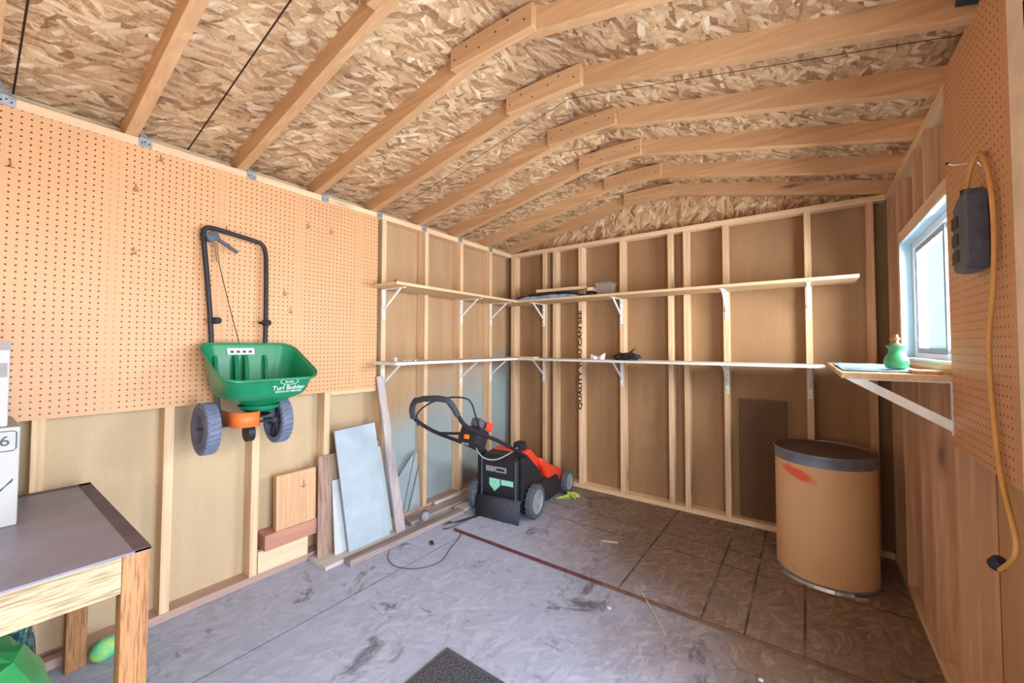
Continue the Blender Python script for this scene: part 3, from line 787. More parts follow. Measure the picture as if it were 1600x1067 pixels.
for x, y, rr in ((.10, -2.53, .012), (.10, -2.485, .012), (.10, -2.39, .008), (.10, -2.62, .009)):
    MB().tube([L(x-.018, y, 1.25), L(x, y, 1.22), L(x+.01, y, 1.07)], rr, 8, 1).build('hopper_rib', m_green, sp_, True)
q = MB(); q.quad(L(.066, -2.565, 1.308), L(.066, -2.44, 1.308), L(.080, -2.44, 1.258), L(.080, -2.565, 1.258))
st = q.build('instruction_sticker', m_decal, sp_); solid(st, .001, 1)
for k in range(4): MB().obox(L(.0815, -2.545+.028*k, 1.272), (.003, .014, .012)).build('sticker_print', m_inkg, sp_)
# lettering on the hopper front
fx = .400; fn = (0, 1, 0)
up = (.35, 0, 1)
tx = text('brand_name', 'Scotts', .017, m_decal, L(fx+.011, -2.41, 1.128), (0, 1, 0), up, sp_)
m = MB(); ring = [L(fx+.011, -2.41+.042*math.cos(2*math.pi*k/28), 1.128+.014*math.sin(2*math.pi*k/28)) for k in range(29)]
m.tube(ring, .0012, 6); m.build('logo_ring', m_decal, sp_)
text('model_name', 'Turf Builder', .031, m_decal, L(fx+.005, -2.41, 1.098), (0, 1, 0), up, sp_)
text('model_line', 'BROADCAST SPREADER', .0115, m_decal, L(fx+.001, -2.41, 1.080), (0, 1, 0), up, sp_)
# impeller housing, guard
m = MB(); m.lathe([(.05, 0), (.07, .008), (.088, .02), (.095, .035)], L(.225, -2.47, .972), n=28); m.build('hopper_neck', m_green, sp_, True)
pts = []
og = MB()
arc = [(.14, -2.60), (.26, -2.605), (.30, -2.598), (.318, -2.58), (.325, -2.545), (.318, -2.515), (.30, -2.50), (.24, -2.495)]
og.loft([[L(x, y, .915) for x, y in arc], [L(x, y, .985) for x, y in arc]], (False, False), False)
g_ = og.build('guard', m_orange, sp_, True); solid(g_, .004, 1)
m = MB(); m.lathe([(.07, 0), (.08, .006), (.02, .012), (.015, .04)], L(.23, -2.50, .955), n=24); m.build('impeller', m_blk, sp_, True)
m = MB(); m.tube([L(.05, -2.62, 1.25), L(.07, -2.60, 1.0), L(.15, -2.60, .915)], .011, 8, 1); m.tube([L(.05, -2.38, 1.25), L(.07, -2.40, 1.0), L(.15, -2.40, .915)], .011, 8, 1); m.build('frame_tube', m_slate, sp_, True)
m = MB(); m.box(*[c for c in (L(.10, 0, 0)[0], L(.20, 0, 0)[0])], *[L(0, -2.45, 0)[1], L(0, -2.38, 0)[1]], .93-.80, .985-.80, .008); m.build('gear_case', m_slate, sp_)
ax = .195; az = .915
MB().cyl(L(ax, -2.72, az), L(ax, -2.30, az), .007, 10).build('axle', m_blk2, sp_, True)
MB().cyl(L(.20, -2.52, .868), L(.20, -2.49, .868), .044, 24).build('gear_cover', m_blk, sp_, True)
def wheel_mesh(side, rad=.115, w=.054):
    """axis along y; returns (tread, rim, spokes)"""
    tr = MB(); n = 30
    tr.lathe([(rad*.80, -w/2), (rad*.98, -w/2), (rad, -w*.3), (rad, w*.3), (rad*.98, w/2), (rad*.80, w/2)], M3=Matrix.Rotation(R(90), 3, 'X'), n=48)
    for k in range(n):
        a = 2*math.pi*k/n; Mr = Matrix.Rotation(a, 3, 'Y')
        tr.obox(Mr @ Vector((rad+.001, 0, 0)), (.010, w*.94, .013), Mr @ Matrix.Rotation(R(12), 3, 'X'))
    bmesh.ops.delete(tr.bm, geom=[f for f in tr.bm.faces if len(f.verts) == 48], context='FACES_ONLY')
    return tr
wl = empty('wheel', L(ax, -2.685, az)); wl.parent = sp_; wl.name = 'wheel'
wheel_mesh(0).build('tyre', m_tyre, wl)
m = MB(); Mx = Matrix.Rotation(R(90), 3, 'X')
m.lathe([(.001, .012), (.052, .012), (.060, .020), (.068, .030), (.094, .031), (.096, -.02), (.05, -.02), (.001, -.02)], M3=Mx, n=40); m.build('wheel_disc', m_slate, wl, True)
wr = empty('wheel', L(ax, -2.365, az)); wr.parent = sp_
wheel_mesh(0).build('tyre', m_tyre, wr)
m = MB(); m.lathe([(.001, .03), (.016, .03), (.022, -.02), (.001, -.02)], M3=Mx, n=24)
for k in range(9):
    a = 2*math.pi*k/9; Mr = Matrix.Rotation(a, 3, 'Y'); m.obox(Mr @ Vector((.054, .005, 0)), (.085, .03, .006), Mr)
m.build('spokes', m_slate, wr)
m = MB(); m.lathe([(.001, -.022), (.095, -.022), (.095, -.027), (.001, -.027)], M3=Mx, n=36); m.build('wheel_disc', m_blk2, wr)

# ------------------------------------------------------------------ lawn mower
MO = Vector((.565, -.845, .018)); MA = R(6)
mw = empty('lawn_mower', MO, (0, 0, MA)); tag(mw, 'red and black cordless lawn mower parked in the left corner', 'lawn mower')
def mwheel(x, y, rad, w):
    wh = empty('wheel', (x, y, rad)); wh.parent = mw; sgn = 1 if x > 0 else -1
    My = Matrix.Rotation(R(90*sgn), 3, 'Y')
    t = MB(); t.lathe([(rad*.70, -w/2), (rad*.92, -w/2), (rad, -w*.3), (rad, w*.3), (rad*.92, w/2), (rad*.70, w/2)], M3=My, n=40)
    for k in range(36):
        a = 2*math.pi*k/36; Mr = Matrix.Rotation(a, 3, 'X'); t.obox(Mr @ Vector(((-.25 if k % 2 else .25)*w, 0, rad-.001)), (w*.5, .009, .005), Mr)
    bmesh.ops.delete(t.bm, geom=[f for f in t.bm.faces if len(f.verts) == 40], context='FACES_ONLY')
    t.build('tyre', m_tyre2, wh)
    d = MB(); d.lathe([(.001, -w*.2), (rad*.72, -w*.2), (rad*.72, w*.5), (rad*.66, w*.52), (rad*.6, w*.3), (rad*.2, w*.3), (rad*.18, w*.45), (.001, w*.45)], M3=My, n=32)
    for k in range(5):
        a = 2*math.pi*k/5; Mr = Matrix.Rotation(a, 3, 'X'); d.obox(Mr @ Vector((sgn*w*.38, 0, rad*.4)), (w*.12, .018, rad*.42), Mr)
    d.build('hub', m_hub, wh, True)
mwheel(.245, .03, .122, .055); mwheel(-.225, -.03, .122, .055); mwheel(.255, .64, .098, .05); mwheel(-.235, .64, .098, .05)
# deck
def ring_deck(z, s):
    pts = [(-.19, -.06), (.19, -.06), (.20, .15), (.25, .28), (.25, .50), (.17, .62), (.08, .66), (-.08, .66), (-.17, .62), (-.25, .50), (-.25, .28), (-.20, .15)]
    return [(x*s, .28+(y-.28)*s, z) for x, y in pts]
MB().loft([ring_deck(.055, 1.0), ring_deck(.13, 1.0), ring_deck(.19, .93), ring_deck(.21, .8)]).build('deck', m_blk, mw)
# red cover
m = MB(); m.prism([(.22, .40), (.30, .352), (.46, .275), (.60, .225), (.665, .14), (.62, .075), (.53, .06), (.42, .11), (.33, .20), (.27, .28), (.22, .34)], 0, -.214, .214)
o = m.build('motor_cover', m_redor, mw, True); bevel(o, .028, 4)
m = MB(); m.prism([(.03, .47), (.14, .475), (.24, .395), (.32, .33), (.30, .26), (.03, .26)], 0, -.15, .165)
o = m.build('battery_housing', m_redor, mw, True); bevel(o, .022, 3)
MB().box(.04, .12, .05, .14, .455, .535, .018).build('battery_cap', m_blk, mw, True)
# black side fenders sweeping down from the handle mounts
for sg in (1, -1):
    m = MB(); m.prism([(-.08, .14), (-.08, .46), (-.02, .475), (.05, .42), (.17, .33), (.26, .22), (.36, .10), (.50, .045), (.46, .04), (.20, .045), (.17, .13), (.11, .175), (.03, .185), (-.05, .16)], 0, sg*.175, sg*.203)
    o = m.build('side_frame', m_blk, mw); bevel(o, .004)
# grass bag
m = MB(); m.loft([[(-.155, -.08, .10), (.165, -.08, .10), (.165, .05, .10), (-.155, .05, .10)], [(-.160, -.105, .20), (.170, -.105, .20), (.17, .05, .20), (-.16, .05, .20)], [(-.16, -.10, .43), (.17, -.10, .43), (.17, .05, .45), (-.16, .05, .45)], [(-.14, -.07, .455), (.15, -.07, .455), (.15, .04, .465), (-.14, .04, .465)]])
gb = m.build('grass_bag', m_blk, mw); bevel(gb, .012, 3)
for x in (-.150, .150): MB().box(x, x+.010, -.112, -.101, .13, .43, .002).build('bag_rib', m_slate, mw)
# flap
m = MB(); m.loft([[(-.175, -.090, .150), (.20, -.090, .150)], [(-.175, -.118, .140), (.20, -.118, .140)], [(-.175, -.130, .10), (.205, -.130, .10)], [(-.17, -.160, .004), (.21, -.160, .004)]], (False, False), False)
o = m.build('rear_flap', m_blk2, mw, True); solid(o, .008, 0)
# decals on the bag
dy = -.1065
for x0, x1, z0, z1 in ((-.11, -.075, .335, .375), (-.07, -.04, .335, .375), (-.035, .07, .363, .375), (-.035, -.02, .335, .363), (-.035, .07, .335, .345), (.055, .07, .345, .363)): MB().box(x0+.005, x1+.005, dy-.003, dy+.002, z0, z1).build('bag_logo', m_hub, mw)
MB().prism([(-.075, .285), (.02, .285), (.02, .235), (-.028, .19), (-.075, .235)], 1, dy-.002, dy).build('shield_emblem', m_mint, mw)
text('shield_print', '56V', .036, m_inkg, (-.028, dy-.003, .255), (1, 0, 0), (0, 0, 1), mw) if 0 else None
MB().box(.03, .135, dy-.002, dy, .245, .285).build('label_strip', m_mint, mw)
# handle: two tubes and a top loop
hl = [(-.20, .0, .435), (-.19, -.30, .575), (-.18, -.60, .70), (-.17, -.76, .785), (-.175, -.83, .84), (-.155, -.865, .905), (-.10, -.885, .965)]
hr = [(.20, -.02, .46), (.185, -.35, .63), (.175, -.60, .735), (.17, -.76, .81), (.175, -.83, .885), (.16, -.865, .945), (.13, -.885, .985)]
MB().tube(hl, .0125, 12, 1).build('handle_tube', m_blk, mw, True); MB().tube(hr, .0125, 12, 1).build('handle_tube', m_blk, mw, True)
MB().tube([hr[-3], hr[-2], hr[-1], hl[-1], hl[-2], hl[-3]], .018, 12, 1).build('grip', m_blk2, mw, True)
MB().cyl((-.18, -.58, .695), (.18, -.58, .73), .009, 10).build('cross_bar', m_blk, mw, True)
MB().tube([(.19, -.62, .76), (.22, -.72, .88), (.23, -.77, .96), (.19, -.79, .985), (.05, -.79, .975), (-.08, -.80, .93), (-.165, -.82, .86), (-.18, -.78, .78)], .005, 8, 2).build('bail_bar', m_blk, mw, True)
RX = Matrix.Rotation(R(-28), 3, 'X')
MB().obox((.10, -.565, .70), (.15, .13, .115), RX, .02).build('control_box', m_blk, mw, True)
MB().obox((.13, -.55, .785), (.075, .085, .06), RX, .018).build('switch_pod', m_slate, mw, True)
MB().obox((.10, -.640, .715), (.035, .014, .028), RX, .004).build('start_button', m_orange, mw)
MB().obox((.192, -.52, .765), (.018, .06, .05), RX, .004).build('side_badge', m_redor, mw)
for k in (0, 1): MB().obox((.07+.03*k, -.634, .672), (.020, .008, .022), RX, .002).build('box_print', m_hub, mw)
MB().tube([(.06, -.50, .66), (.03, -.42, .56), (.05, -.36, .50), (.10, -.28, .48), (.16, -.18, .52), (.19, -.14, .55)], .0045, 8, 2).build('cable', m_hub, mw, True)
# film under the mower
m = crumple('f', m_yell, (.84, -.27, .019), (.11, .075, .055), 8, 2, .4, .3); m.cyl((.83, -.29, .035), (.74, -.37, .021), .022, 6, .003)
o = m.build('crumpled_film', m_yell); tag(o, 'crumpled yellow-green film on the floor beside the mower front wheel', 'plastic film')

# ------------------------------------------------------------------ fibre drum
dc = Vector((2.546, -.402, .018)); dr = empty('fibre_drum', dc); tag(dr, 'tall tan fibre drum with grey metal rim in the right corner', 'drum')
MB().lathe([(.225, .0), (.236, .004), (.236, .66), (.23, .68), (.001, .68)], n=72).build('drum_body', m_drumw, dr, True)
MB().lathe([(.236, .635), (.2395, .638), (.2405, .678), (.2435, .686), (.2435, .696), (.238, .700), (.235, .687), (.235, .635)], n=72).build('metal_rim', m_band, dr, True)
MB().lathe([(.001, .684), (.232, .684), (.2345, .694), (.226, .698), (.218, .690), (.001, .689)], n=72).build('lid', m_lid, dr, True)
MB().lathe([(.2365, .001), (.2445, .001), (.2445, .014), (.2365, .018)], n=72).build('bottom_hoop', m_band, dr, True)
m = MB(); arc = []
for k in range(13):
    a = R(-140+6.2*k); arc.append((dc.x+.262*math.cos(a), dc.y+.262*math.sin(a)))
arc += [(2.655, -.668), (2.71, -.640)]
m.loft([[(x, y, .019) for x, y in arc], [(x, y+.004, .036) for x, y in arc]], (False, False), False)
o = m.build('metal_strap', m_steel); solid(o, .003, 0); tag(o, 'bent shiny metal strap lying around the drum foot', 'metal strap')

# expanded metal mesh
m = MB(); cx0, cx1, z0, z1 = 2.064, 2.36, .056, .925; cols, rows = 28, 48
dx = (cx1-cx0)/cols; dz = (z1-z0)/rows
for i in range(cols+1):
    for j in range(rows):
        x = cx0+i*dx
        sgn = 1 if (i+j) % 2 == 0 else -1
        a = (x-(dx/2)*sgn*.92, z0+j*dz); b = (x+(dx/2)*sgn*.92, z0+(j+1)*dz)
        p, q = (a, b)
        x_a = min(max(p[0], cx0), cx1); x_b = min(max(q[0], cx0), cx1)
        w = .0019
        m.hexa([(x_a-w, .054, p[1]), (x_a+w, .054, p[1]), (x_a+w, .0565, p[1]), (x_a-w, .0565, p[1]), (x_b-w, .054, q[1]), (x_b+w, .054, q[1]), (x_b+w, .0565, q[1]), (x_b-w, .0565, q[1])])
o = m.build('metal_mesh', m_mesh); tag(o, 'rusty diamond-pattern expanded metal mesh standing left of the drum', 'metal mesh')

# ------------------------------------------------------------------ boards leaning on the left wall
def leaning(name, mat, b0, b1, t0, t1, th, label, cat='board'):
    """b0,b1 bottom corners (x,y,z) front face; t0,t1 top corners; th thickness to the back (-x)"""
    P = [Vector(p) for p in (b0, b1, t1, t0)]
    n = (P[1]-P[0]).cross(P[3]-P[0]).normalized()
    if n.x < 0: n = -n
    Q = [p-n*th for p in P]
    m = MB(); v = [m.bm.verts.new(p) for p in Q+P]
    for f in ((0,1,2,3),(4,7,6,5),(0,4,5,1),(1,5,6,2),(2,6,7,3),(3,7,4,0)): m.bm.faces.new([v[i] for i in f])
    o = m.build(name, mat); bevel(o, .0015); return tag(o, label, cat)
m_base = wood('pale_dusty_lumber', srgb(216, 212, 208), srgb(160, 150, 146), 'y', contrast=.6)
o = MB().box(.015, .205, -2.09, -1.50, .0, .022).build('base_board', m_base); bevel(o, .002); tag(o, 'pale flat board on the floor under the leaning boards', 'board')
leaning('plywood_piece', m_brply, (.07, -2.065, .0225), (.07, -1.91, .0225), (.016, -2.04, .615), (.016, -1.90, .615), .01, 'narrow brown plywood piece leaning left of the grey board')
leaning('narrow_board', m_board2, (.125, -1.985, .0225), (.125, -1.895, .0225), (.045, -1.965, .455), (.045, -1.915, .455), .010, 'narrow whitish board leaning on the brown plywood piece')
leaning('cement_board', m_board, (.165, -1.915, .0225), (.165, -1.615, .0225), (.060, -1.965, .765), (.052, -1.665, .775), .012, 'large pale grey cement board leaning on the left wall')
leaning('thin_strip', m_board2, (.125, -1.60, .0225), (.125, -1.555, .0225), (.035, -1.635, .60), (.035, -1.605, .60), .008, 'thin whitish strip leaning right behind the large grey board')
leaning('brown_offcut', m_brply, (.075, -1.70, .0225), (.075, -1.58, .0225), (.015, -1.70, .635), (.015, -1.585, .635), .010, 'brown plywood offcut hidden behind the large grey board')
leaning('long_plank', m_grayz, (.19, -1.575, .0225), (.19, -1.50, .0225), (.030, -1.635, 1.09), (.030, -1.582, 1.09), .016, 'long weathered plank leaning up to the lower shelf bracket')
# triangular clear offcuts
m = MB(); m.prism([(-1.25, .49), (-1.45, .28), (-1.45, .04), (-1.22, .04), (-1.22, .45)], 0, -.020, -.016); o = m.build('clear_sheet', m_pane); tag(o, 'larger clear angular plastic offcut leaning between two studs', 'clear offcut')
m = MB(); m.tube([(-.014, -1.25, .49), (-.014, -1.45, .28)], .003, 6); m.tube([(-.014, -1.25, .47), (-.014, -1.36, .04)], .0025, 6)
o2 = m.build('cut_edge', m_inkg); o2.location -= o.location; o2.parent = o
m = MB(); m.prism([(-1.22, .36), (-1.32, .04), (-1.20, .04)], 0, -.008, -.004); o = m.build('clear_sheet', m_pane); tag(o, 'smaller clear triangular offcut in front of the larger one', 'clear offcut')
m = MB(); m.tube([(-.002, -1.22, .36), (-.002, -1.315, .05)], .0025, 6); o2 = m.build('cut_edge', m_inkg); o2.location -= o.location; o2.parent = o
# blocks stacked on the plate
o = MB().box(-.036, .001, -2.368, -2.09, .0385, .158).build('pale_block', m_pale); bevel(o); tag(o, 'pale new lumber block standing on the bottom plate under the pink block', 'wood block')
o = MB().box(-.085, .028, -2.345, -2.045, .1585, .245).build('pink_block', m_pink); bevel(o); tag(o, 'pinkish lumber block under the square cedar block', 'wood block')
t = leaning('cedar_block', m_cedar, (.022, -2.285, .2455), (.022, -2.055, .2455), (.012, -2.285, .555), (.012, -2.055, .555), .040, 'square cedar block with an arrow mark resting on the pink block', 'wood block')
m = MB(); m.tube([(.0, -2.13, .50), (.0, -2.13, .455)], .0012, 5); m.tube([(.0, -2.147, .468), (.0, -2.13, .452), (.0, -2.113, .468)], .0012, 5)
o2 = m.build('arrow_mark', m_ink); o2.location = o2.location+Vector((.0165, 0, 0))-t.location; o2.parent = t
# planks lying on the floor
def plank(name, mat, cx, cy, L_, w, h, a, label, z=.0005):
    o = MB().box(-w/2, w/2, -L_/2, L_/2, 0, h).build(name, mat); bevel(o, .003); o.location = (cx, cy, z); o.rotation_euler = (0, 0, R(a)); return tag(o, label, 'plank')
plank('floor_plank', m_grayw, .258, -1.50, .96, .075, .032, -1.5, 'brown weathered plank on the floor in front of the leaning boards')
plank('floor_plank', m_grayw, .105, -.92, .98, .12, .030, -2, 'grey weathered plank on the floor behind the small knob')
plank('floor_plank', m_base, .235, -.80, .42, .10, .022, -2, 'short pale plank between the mower wheel and the raised sheet')
plank('floor_plank', m_base, .035, -.86, .44, .028, .05, -1, 'thin pale plank against the bottom plate left of the mower')
# small knob / spool
t = empty('door_knob', (.205, -1.335, .0325)); tag(t, 'small black and tan knob lying on the floor plank', 'knob')
My = Matrix.Rotation(R(90), 3, 'Y') @ Matrix.Rotation(R(40), 3, 'X')
MB().lathe([(.001, -.03), (.030, -.03), (.032, -.024), (.012, -.018), (.012, -.004)], (0, 0, .032), My, 24).build('knob_face', m_blk, t, True)
MB().lathe([(.013, -.004), (.030, .0), (.034, .008), (.026, .03), (.001, .036)], (0, 0, .034), My, 24).build('knob_body', m_hub, t, True)
# wires
m = MB(); m.tube([(.315, -1.73, .003), (.38, -1.80, .003), (.50, -1.83, .003), (.63, -1.76, .003), (.68, -1.62, .003), (.60, -1.48, .003), (.56, -1.36, .003), (.52, -1.29, .006)], .0022, 6, 2)
tag(m.build('red_wire', m_wire, smooth=True), 'thin dark red wire looped on the floor below the raised sheet corner', 'wire')
m = MB(); rnd = random.Random(3)
for k in range(4): m.tube([(.30+.01*k, -1.19-.03*k, .004+.002*k), (.37, -1.20+.02*k, .008), (.43+.01*k, -1.10+.05*k, .024), (.47, -1.04+.03*k, .024), (.42, -1.12, .022), (.40, -1.26-.01*k, .006), (.36, -1.31, .004)], .002, 5, 2)
tag(m.build('wire_tangle', m_blk, smooth=True), 'small tangle of dark wire at the corner of the raised sheet', 'wire')
# floor litter
o = MB().obox((.455, -1.50, .006), (.022, .045, .010), Matrix.Rotation(R(55), 3, 'Z'), .002).build('black_clip', m_blk); tag(o, 'small black clip on the floor inside the wire loop', 'clip')
o = MB().obox((1.41, -.815, .0192), (.10, .016, .0012), Matrix.Rotation(R(20), 3, 'Z')).build('paper_slip', m_paper); tag(o, 'thin white paper slip on the raised sheet', 'paper slip')
o = crumple('p', m_box, (1.66, -1.44, .0005), (.03, .024, .014), 2, 2, .1).build('white_pebble', m_box, smooth=True); tag(o, 'white pebble on the grey floor left of the straw', 'pebble')
o = crumple('p', m_box, (2.31, -1.50, .0005), (.022, .018, .012), 6, 2, .1).build('white_pebble', m_box, smooth=True); tag(o, 'white pebble near the front of the raised sheet edge', 'pebble')
o = MB().tube([(1.76, -1.24, .020), (1.84, -1.33, .010), (1.94, -1.46, .003)], .0016, 5, 1).build('straw', m_pale); tag(o, 'dry straw stalk hanging over the raised sheet edge', 'straw')
rnd = random.Random(12); m = MB()
for k in range(260):
    if rnd.random() < .5: x, y = rnd.gauss(1.75, .35), rnd.gauss(-1.75, .25)
    else: x, y = rnd.uniform(.4, 2.4), rnd.uniform(-2.6, -1.4)
    if y > -1.29 or x > 2.8 or x < .05: continue
    s_ = rnd.uniform(.001, .0028); m.obox((x, y, s_*.4), (s_*2, s_, s_*.8), Matrix.Rotation(rnd.uniform(0, 3), 3, 'Z'))
o = m.build('wood_crumbs', m_box); tag(o, 'pale crumbs of sawdust and paint scattered over the grey floor', 'crumbs', kind='stuff')
# floor mat
t = empty('floor_mat', (1.55, -2.45, 0)); tag(t, 'dark charcoal floor mat at the bottom edge of the photo', 'floor mat')
m = frame(-.35, .35, -.35, .35, 0, .008, .018); m.bm.free()
fm = MB()
for x0, x1, y0, y1 in ((-.35, .35, -.35, -.33), (-.35, .35, .33, .35), (-.35, -.33, -.33, .33), (.33, .35, -.33, .33)): fm.box(x0, x1, y0, y1, .0005, .006)
fm.build('mat_border', m_matr, t); MB().box(-.33, .33, -.33, .33, .0005, .010).build('mat_pile', m_mat, t)

# ------------------------------------------------------------------ table, cartons, bags, ball
TZ = .725
tb = empty('work_table', (.48, -3.70, 0)); tag(tb, 'oak-legged table with worn black top at the left', 'table')
x0, x1, y0, y1 = -.455, .455, -.70, .665
MB().box(x0, x1, y0, y1, TZ-.006, TZ).build('table_top', m_top, tb)
m = MB(); m.box(x0, x1, y1-.035, y1, TZ-.0055, TZ+.002); m.box(x0, x0+.03, y0, y1, TZ-.0055, TZ+.002); m.build('edge_strip', m_edge, tb)
for lx in (x0, x1-.062):
    for ly in (y0, y1-.062):
        o = MB().box(lx+.001, lx+.061, ly+.001, ly+.061, .0, TZ-.006).build('leg', m_oakz, tb); bevel(o, .003)
m_ = [(x1-.025, x1-.001, y0+.062, y1-.062), (x0+.005, x0+.025, y0+.062, y1-.062)]
for a, b, c, d in m_: MB().box(a, b, c, d, TZ-.105, TZ-.006).build('apron', m_oaky, tb)
MB().box(x0+.062, x1-.062, y1-.03, y1-.008, TZ-.105, TZ-.006).build('apron', m_oaky, tb)
def carton(x, yb, z, w, d, h, label, extra):
    t = empty('carton', (x, yb, z)); tag(t, label, 'carton')
    o = MB().box(-w, 0, -d, 0, 0, h).build('box_walls', m_box, t); bevel(o, .004)
    extra(t, w, d, h); return t
def ex1(t, w, d, h):
    # outlined square with a digit and a tick mark on the face toward the room
    m = MB(); y0, y1, z0, z1 = -.11, -.008, h-.075, h-.012; x = .0012
    m.tube([(x, y0, z0), (x, y1-.006, z0), (x, y1, z0+.006), (x, y1, z1-.006), (x, y1-.006, z1), (x, y0, z1)], .0014, 6)
    m.build('label_outline', m_inkg, t)
    text('digit', '6', .045, m_inkg, (.0012, -.032, (z0+z1)/2), (0, 1, 0), (0, 0, 1), t)
    m = MB(); m.tube([(x, -.06, .125), (x, -.045, .105), (x, -.012, .150), (x, -.014, .142), (x, -.042, .115)], .0014, 6); m.build('tick_mark', m_inkg, t)
def ex2(t, w, d, h):
    MB().box(-w-.001, .001, -d-.001, .001, h-.028, h+.001).build('tape', m_tape, t)
    MB().box(.0005, .002, -.06, -.006, h-.115, h-.07).build('label_patch', m_tape, t)
carton(.405, -3.252, TZ+.0005, .30, .36, .315, 'lower white carton with a tick mark on the table', ex1)
carton(.385, -3.278, TZ+.316, .27, .33, .275, 'upper white carton with grey tape, stacked on the lower one', ex2)
def bag_mesh(c, size, seed, amp):
    rnd = random.Random(seed); m = MB(); n = 22; rings = []
    offs = [rnd.uniform(-1, 1) for _ in range(n)]
    for j, (z, s_) in enumerate(((0, .82), (.1, 1), (.35, 1.04), (.6, .98), (.82, .86), (.95, .62), (1.0, .25))):
        rings.append([(c[0]+size[0]/2*s_*math.cos(2*math.pi*k/n)*(1+amp*offs[k]*math.sin(j+k)), c[1]+size[1]/2*s_*math.sin(2*math.pi*k/n)*(1+amp*offs[(k*3) % n]*math.cos(j*1.3)), c[2]+size[2]*z*(1+amp*.4*offs[(k*5+j) % n]*(1 if j > 2 else 0))) for k in range(n)])
    m.loft(rings); return m
o = bag_mesh((.62, -3.35, .001), (.40, .34, .45), 5, .11).build('green_bag', m_bag); tag(o, 'crumpled green plastic bag on the floor under the table', 'plastic bag')
o = bag_mesh((.24, -3.30, .001), (.24, .22, .44), 9, .06).build('plaid_bag', m_plaid, smooth=True); tag(o, 'dark teal plaid bag behind the green bag', 'bag')
m = MB(); t_ = bmesh.new(); bmesh.ops.create_uvsphere(t_, u_segments=24, v_segments=16, radius=.042)
for v in t_.verts: v.co.x *= .95; v.co.y *= 1.12
m.merge(t_, Matrix.Translation((.095, -2.985, .042)) @ Matrix.Rotation(R(25), 4, 'X').to_4x4() @ Matrix())
o = m.build('foam_egg', m_ball, smooth=True); tag(o, 'green and yellow egg-shaped ball on the floor behind the table leg', 'ball')

# ------------------------------------------------------------------ cord and power block on the brown pegboard
t = empty('cord_hook', (W-.0055, -1.69, 1.832)); tag(t, 'long steel peg hook holding the yellow cord', 'peg hook')
MB().tube([(-.001, 0, -.015), (-.006, 0, -.003), (-.010, 0, .0), (-.055, 0, .002), (-.066, 0, .010)], .0025, 8, 1).build('hook_rod', m_steel, t, True)
MB().cyl((-.066, 0, .010), (-.070, 0, .014), .004, 8).build('rod_tip', m_blk, t)
t = empty('power_block', (W-.035, -1.672, 1.515)); tag(t, 'slate black power outlet block hanging from the yellow cord by the window', 'power block')
m = MB(); m.loft([[(-.018, -.075, .008), (.026, -.06, .008), (.026, .06, .008), (-.018, .035, .008)], [(-.021, -.08, .024), (.028, -.07, .024), (.028, .07, .024), (-.021, .042, .024)], [(-.021, -.08, .215), (.028, -.07, .215), (.028, .06, .195), (-.021, .03, .195)], [(-.015, -.065, .235), (.022, -.06, .235), (.022, .02, .225), (-.015, .01, .225)]])
o = m.build('block_body', m_slate, t); bevel(o, .006, 3)
for z in (.035, .085, .135): MB().box(-.0235, -.0205, -.02, .036, z, z+.036, .001).build('outlet_face', m_blk, t)
MB().cyl((0, -.01, .218), (0, -.012, .245), .014, 14).build('cord_boot', m_blk, t, True)
m = MB(); X_ = W-.018
m.tube([(W-.035, -1.672, 1.742), (W-.03, -1.675, 1.79), (W-.022, -1.69, 1.838), (X_, -1.715, 1.850), (X_, -1.755, 1.825), (X_, -1.80, 1.74), (X_, -1.815, 1.60), (X_, -1.79, 1.45), (X_, -1.745, 1.34), (X_, -1.745, 1.22), (X_, -1.765, 1.10), (X_, -1.79, .98), (X_, -1.86, .88), (X_, -1.885, .835), (X_, -1.86, .79), (X_-.005, -1.79, .735)], .0058, 10, 2)
cd = m.build('extension_cord', m_cord, smooth=True); tag(cd, 'yellow-tan extension cord looped over the hook and hanging down', 'cord')
m = MB(); m.lathe([(.009, 0), (.016, .01), (.018, .035), (.014, .045)], (0, 0, 0), (Vector((0, .75, -.6))).to_track_quat('Z', 'Y').to_matrix(), 12)
pl = m.build('plug', m_blk, smooth=True); pl.location = Vector((X_-.005, -1.775, .722))-cd.location; pl.parent = cd

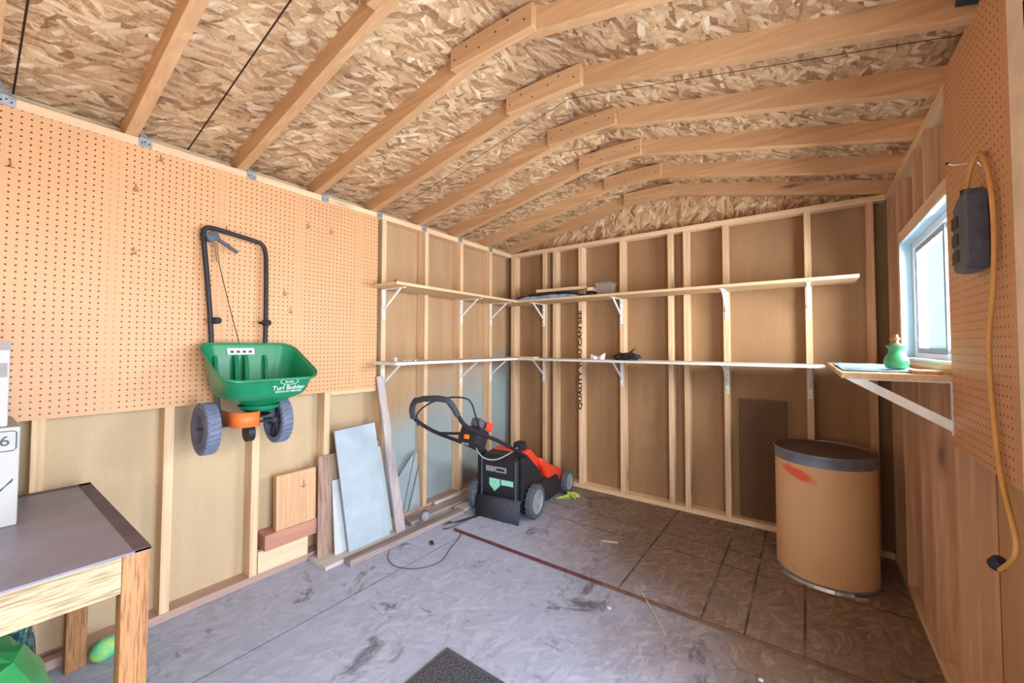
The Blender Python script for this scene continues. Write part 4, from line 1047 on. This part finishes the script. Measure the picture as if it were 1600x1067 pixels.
# ------------------------------------------------------------------ light
w = bpy.data.worlds.new('World'); bpy.context.scene.world = w; w.use_nodes = True
nt = w.node_tree; bg = nt.nodes['Background']
sky = nt.nodes.new('ShaderNodeTexSky'); sky.sky_type = 'NISHITA'; sky.sun_elevation = R(50); sky.sun_rotation = R(200); sky.sun_disc = False
nt.links.new(sky.outputs[0], bg.inputs['Color']); bg.inputs['Strength'].default_value = .25
def area(name, loc, rot, sx, sy, power, color):
    l = bpy.data.lights.new(name, 'AREA'); l.shape = 'RECTANGLE'; l.size = sx; l.size_y = sy; l.energy = power; l.color = color
    o = bpy.data.objects.new(name, l); C.objects.link(o); o.location = loc; o.rotation_euler = rot; return o
area('door_daylight', (W+.35, -2.80, 1.0), (0, R(90), 0), 1.9, 1.4, 92, (.78, .88, 1.0))
area('window_daylight', (W+.45, -.86, 1.62), (0, R(90), 0), .8, 1.1, 130, (.96, .98, 1.0))
def point(name, loc, power, r, color):
    l = bpy.data.lights.new(name, 'POINT'); l.energy = power; l.shadow_soft_size = r; l.color = color
    o = bpy.data.objects.new(name, l); C.objects.link(o); o.location = loc; return o
point('rear_fill', (2.1, -4.1, 1.15), 15, .30, (.98, .96, .94))  # soft fill added behind the camera, no fixture stands here
point('low_left_fill', (1.25, -3.95, 1.0), 13, .25, (.88, .93, 1.0))  # unseen cool fill, added to brighten the lower left

# ------------------------------------------------------------------ camera
cam = bpy.data.cameras.new('camera'); co = bpy.data.objects.new('camera', cam); C.objects.link(co)
F, YAW, PIT, ROLL = 630.856, .62899, .03206, .002915
cam.sensor_width = 36; cam.lens = F/1600*36; cam.clip_start = .02
cam.shift_y = -13.193/1600*-1*-1
co.location = (2.474, -3.382, 1.306)
fw = Vector((-math.sin(YAW)*math.cos(PIT), math.cos(YAW)*math.cos(PIT), math.sin(PIT)))
rt = Vector((math.cos(YAW), math.sin(YAW), 0)); upv = rt.cross(fw)
Mc = Matrix((rt, upv, -fw)).transposed()
co.rotation_euler = (Mc @ Matrix.Rotation(ROLL, 3, 'Z')).to_euler()
bpy.context.scene.camera = co
sc = bpy.context.scene
sc.view_settings.view_transform = 'Standard'; sc.view_settings.look = 'None'; sc.view_settings.exposure = 0.28
bpy.context.view_layer.update()
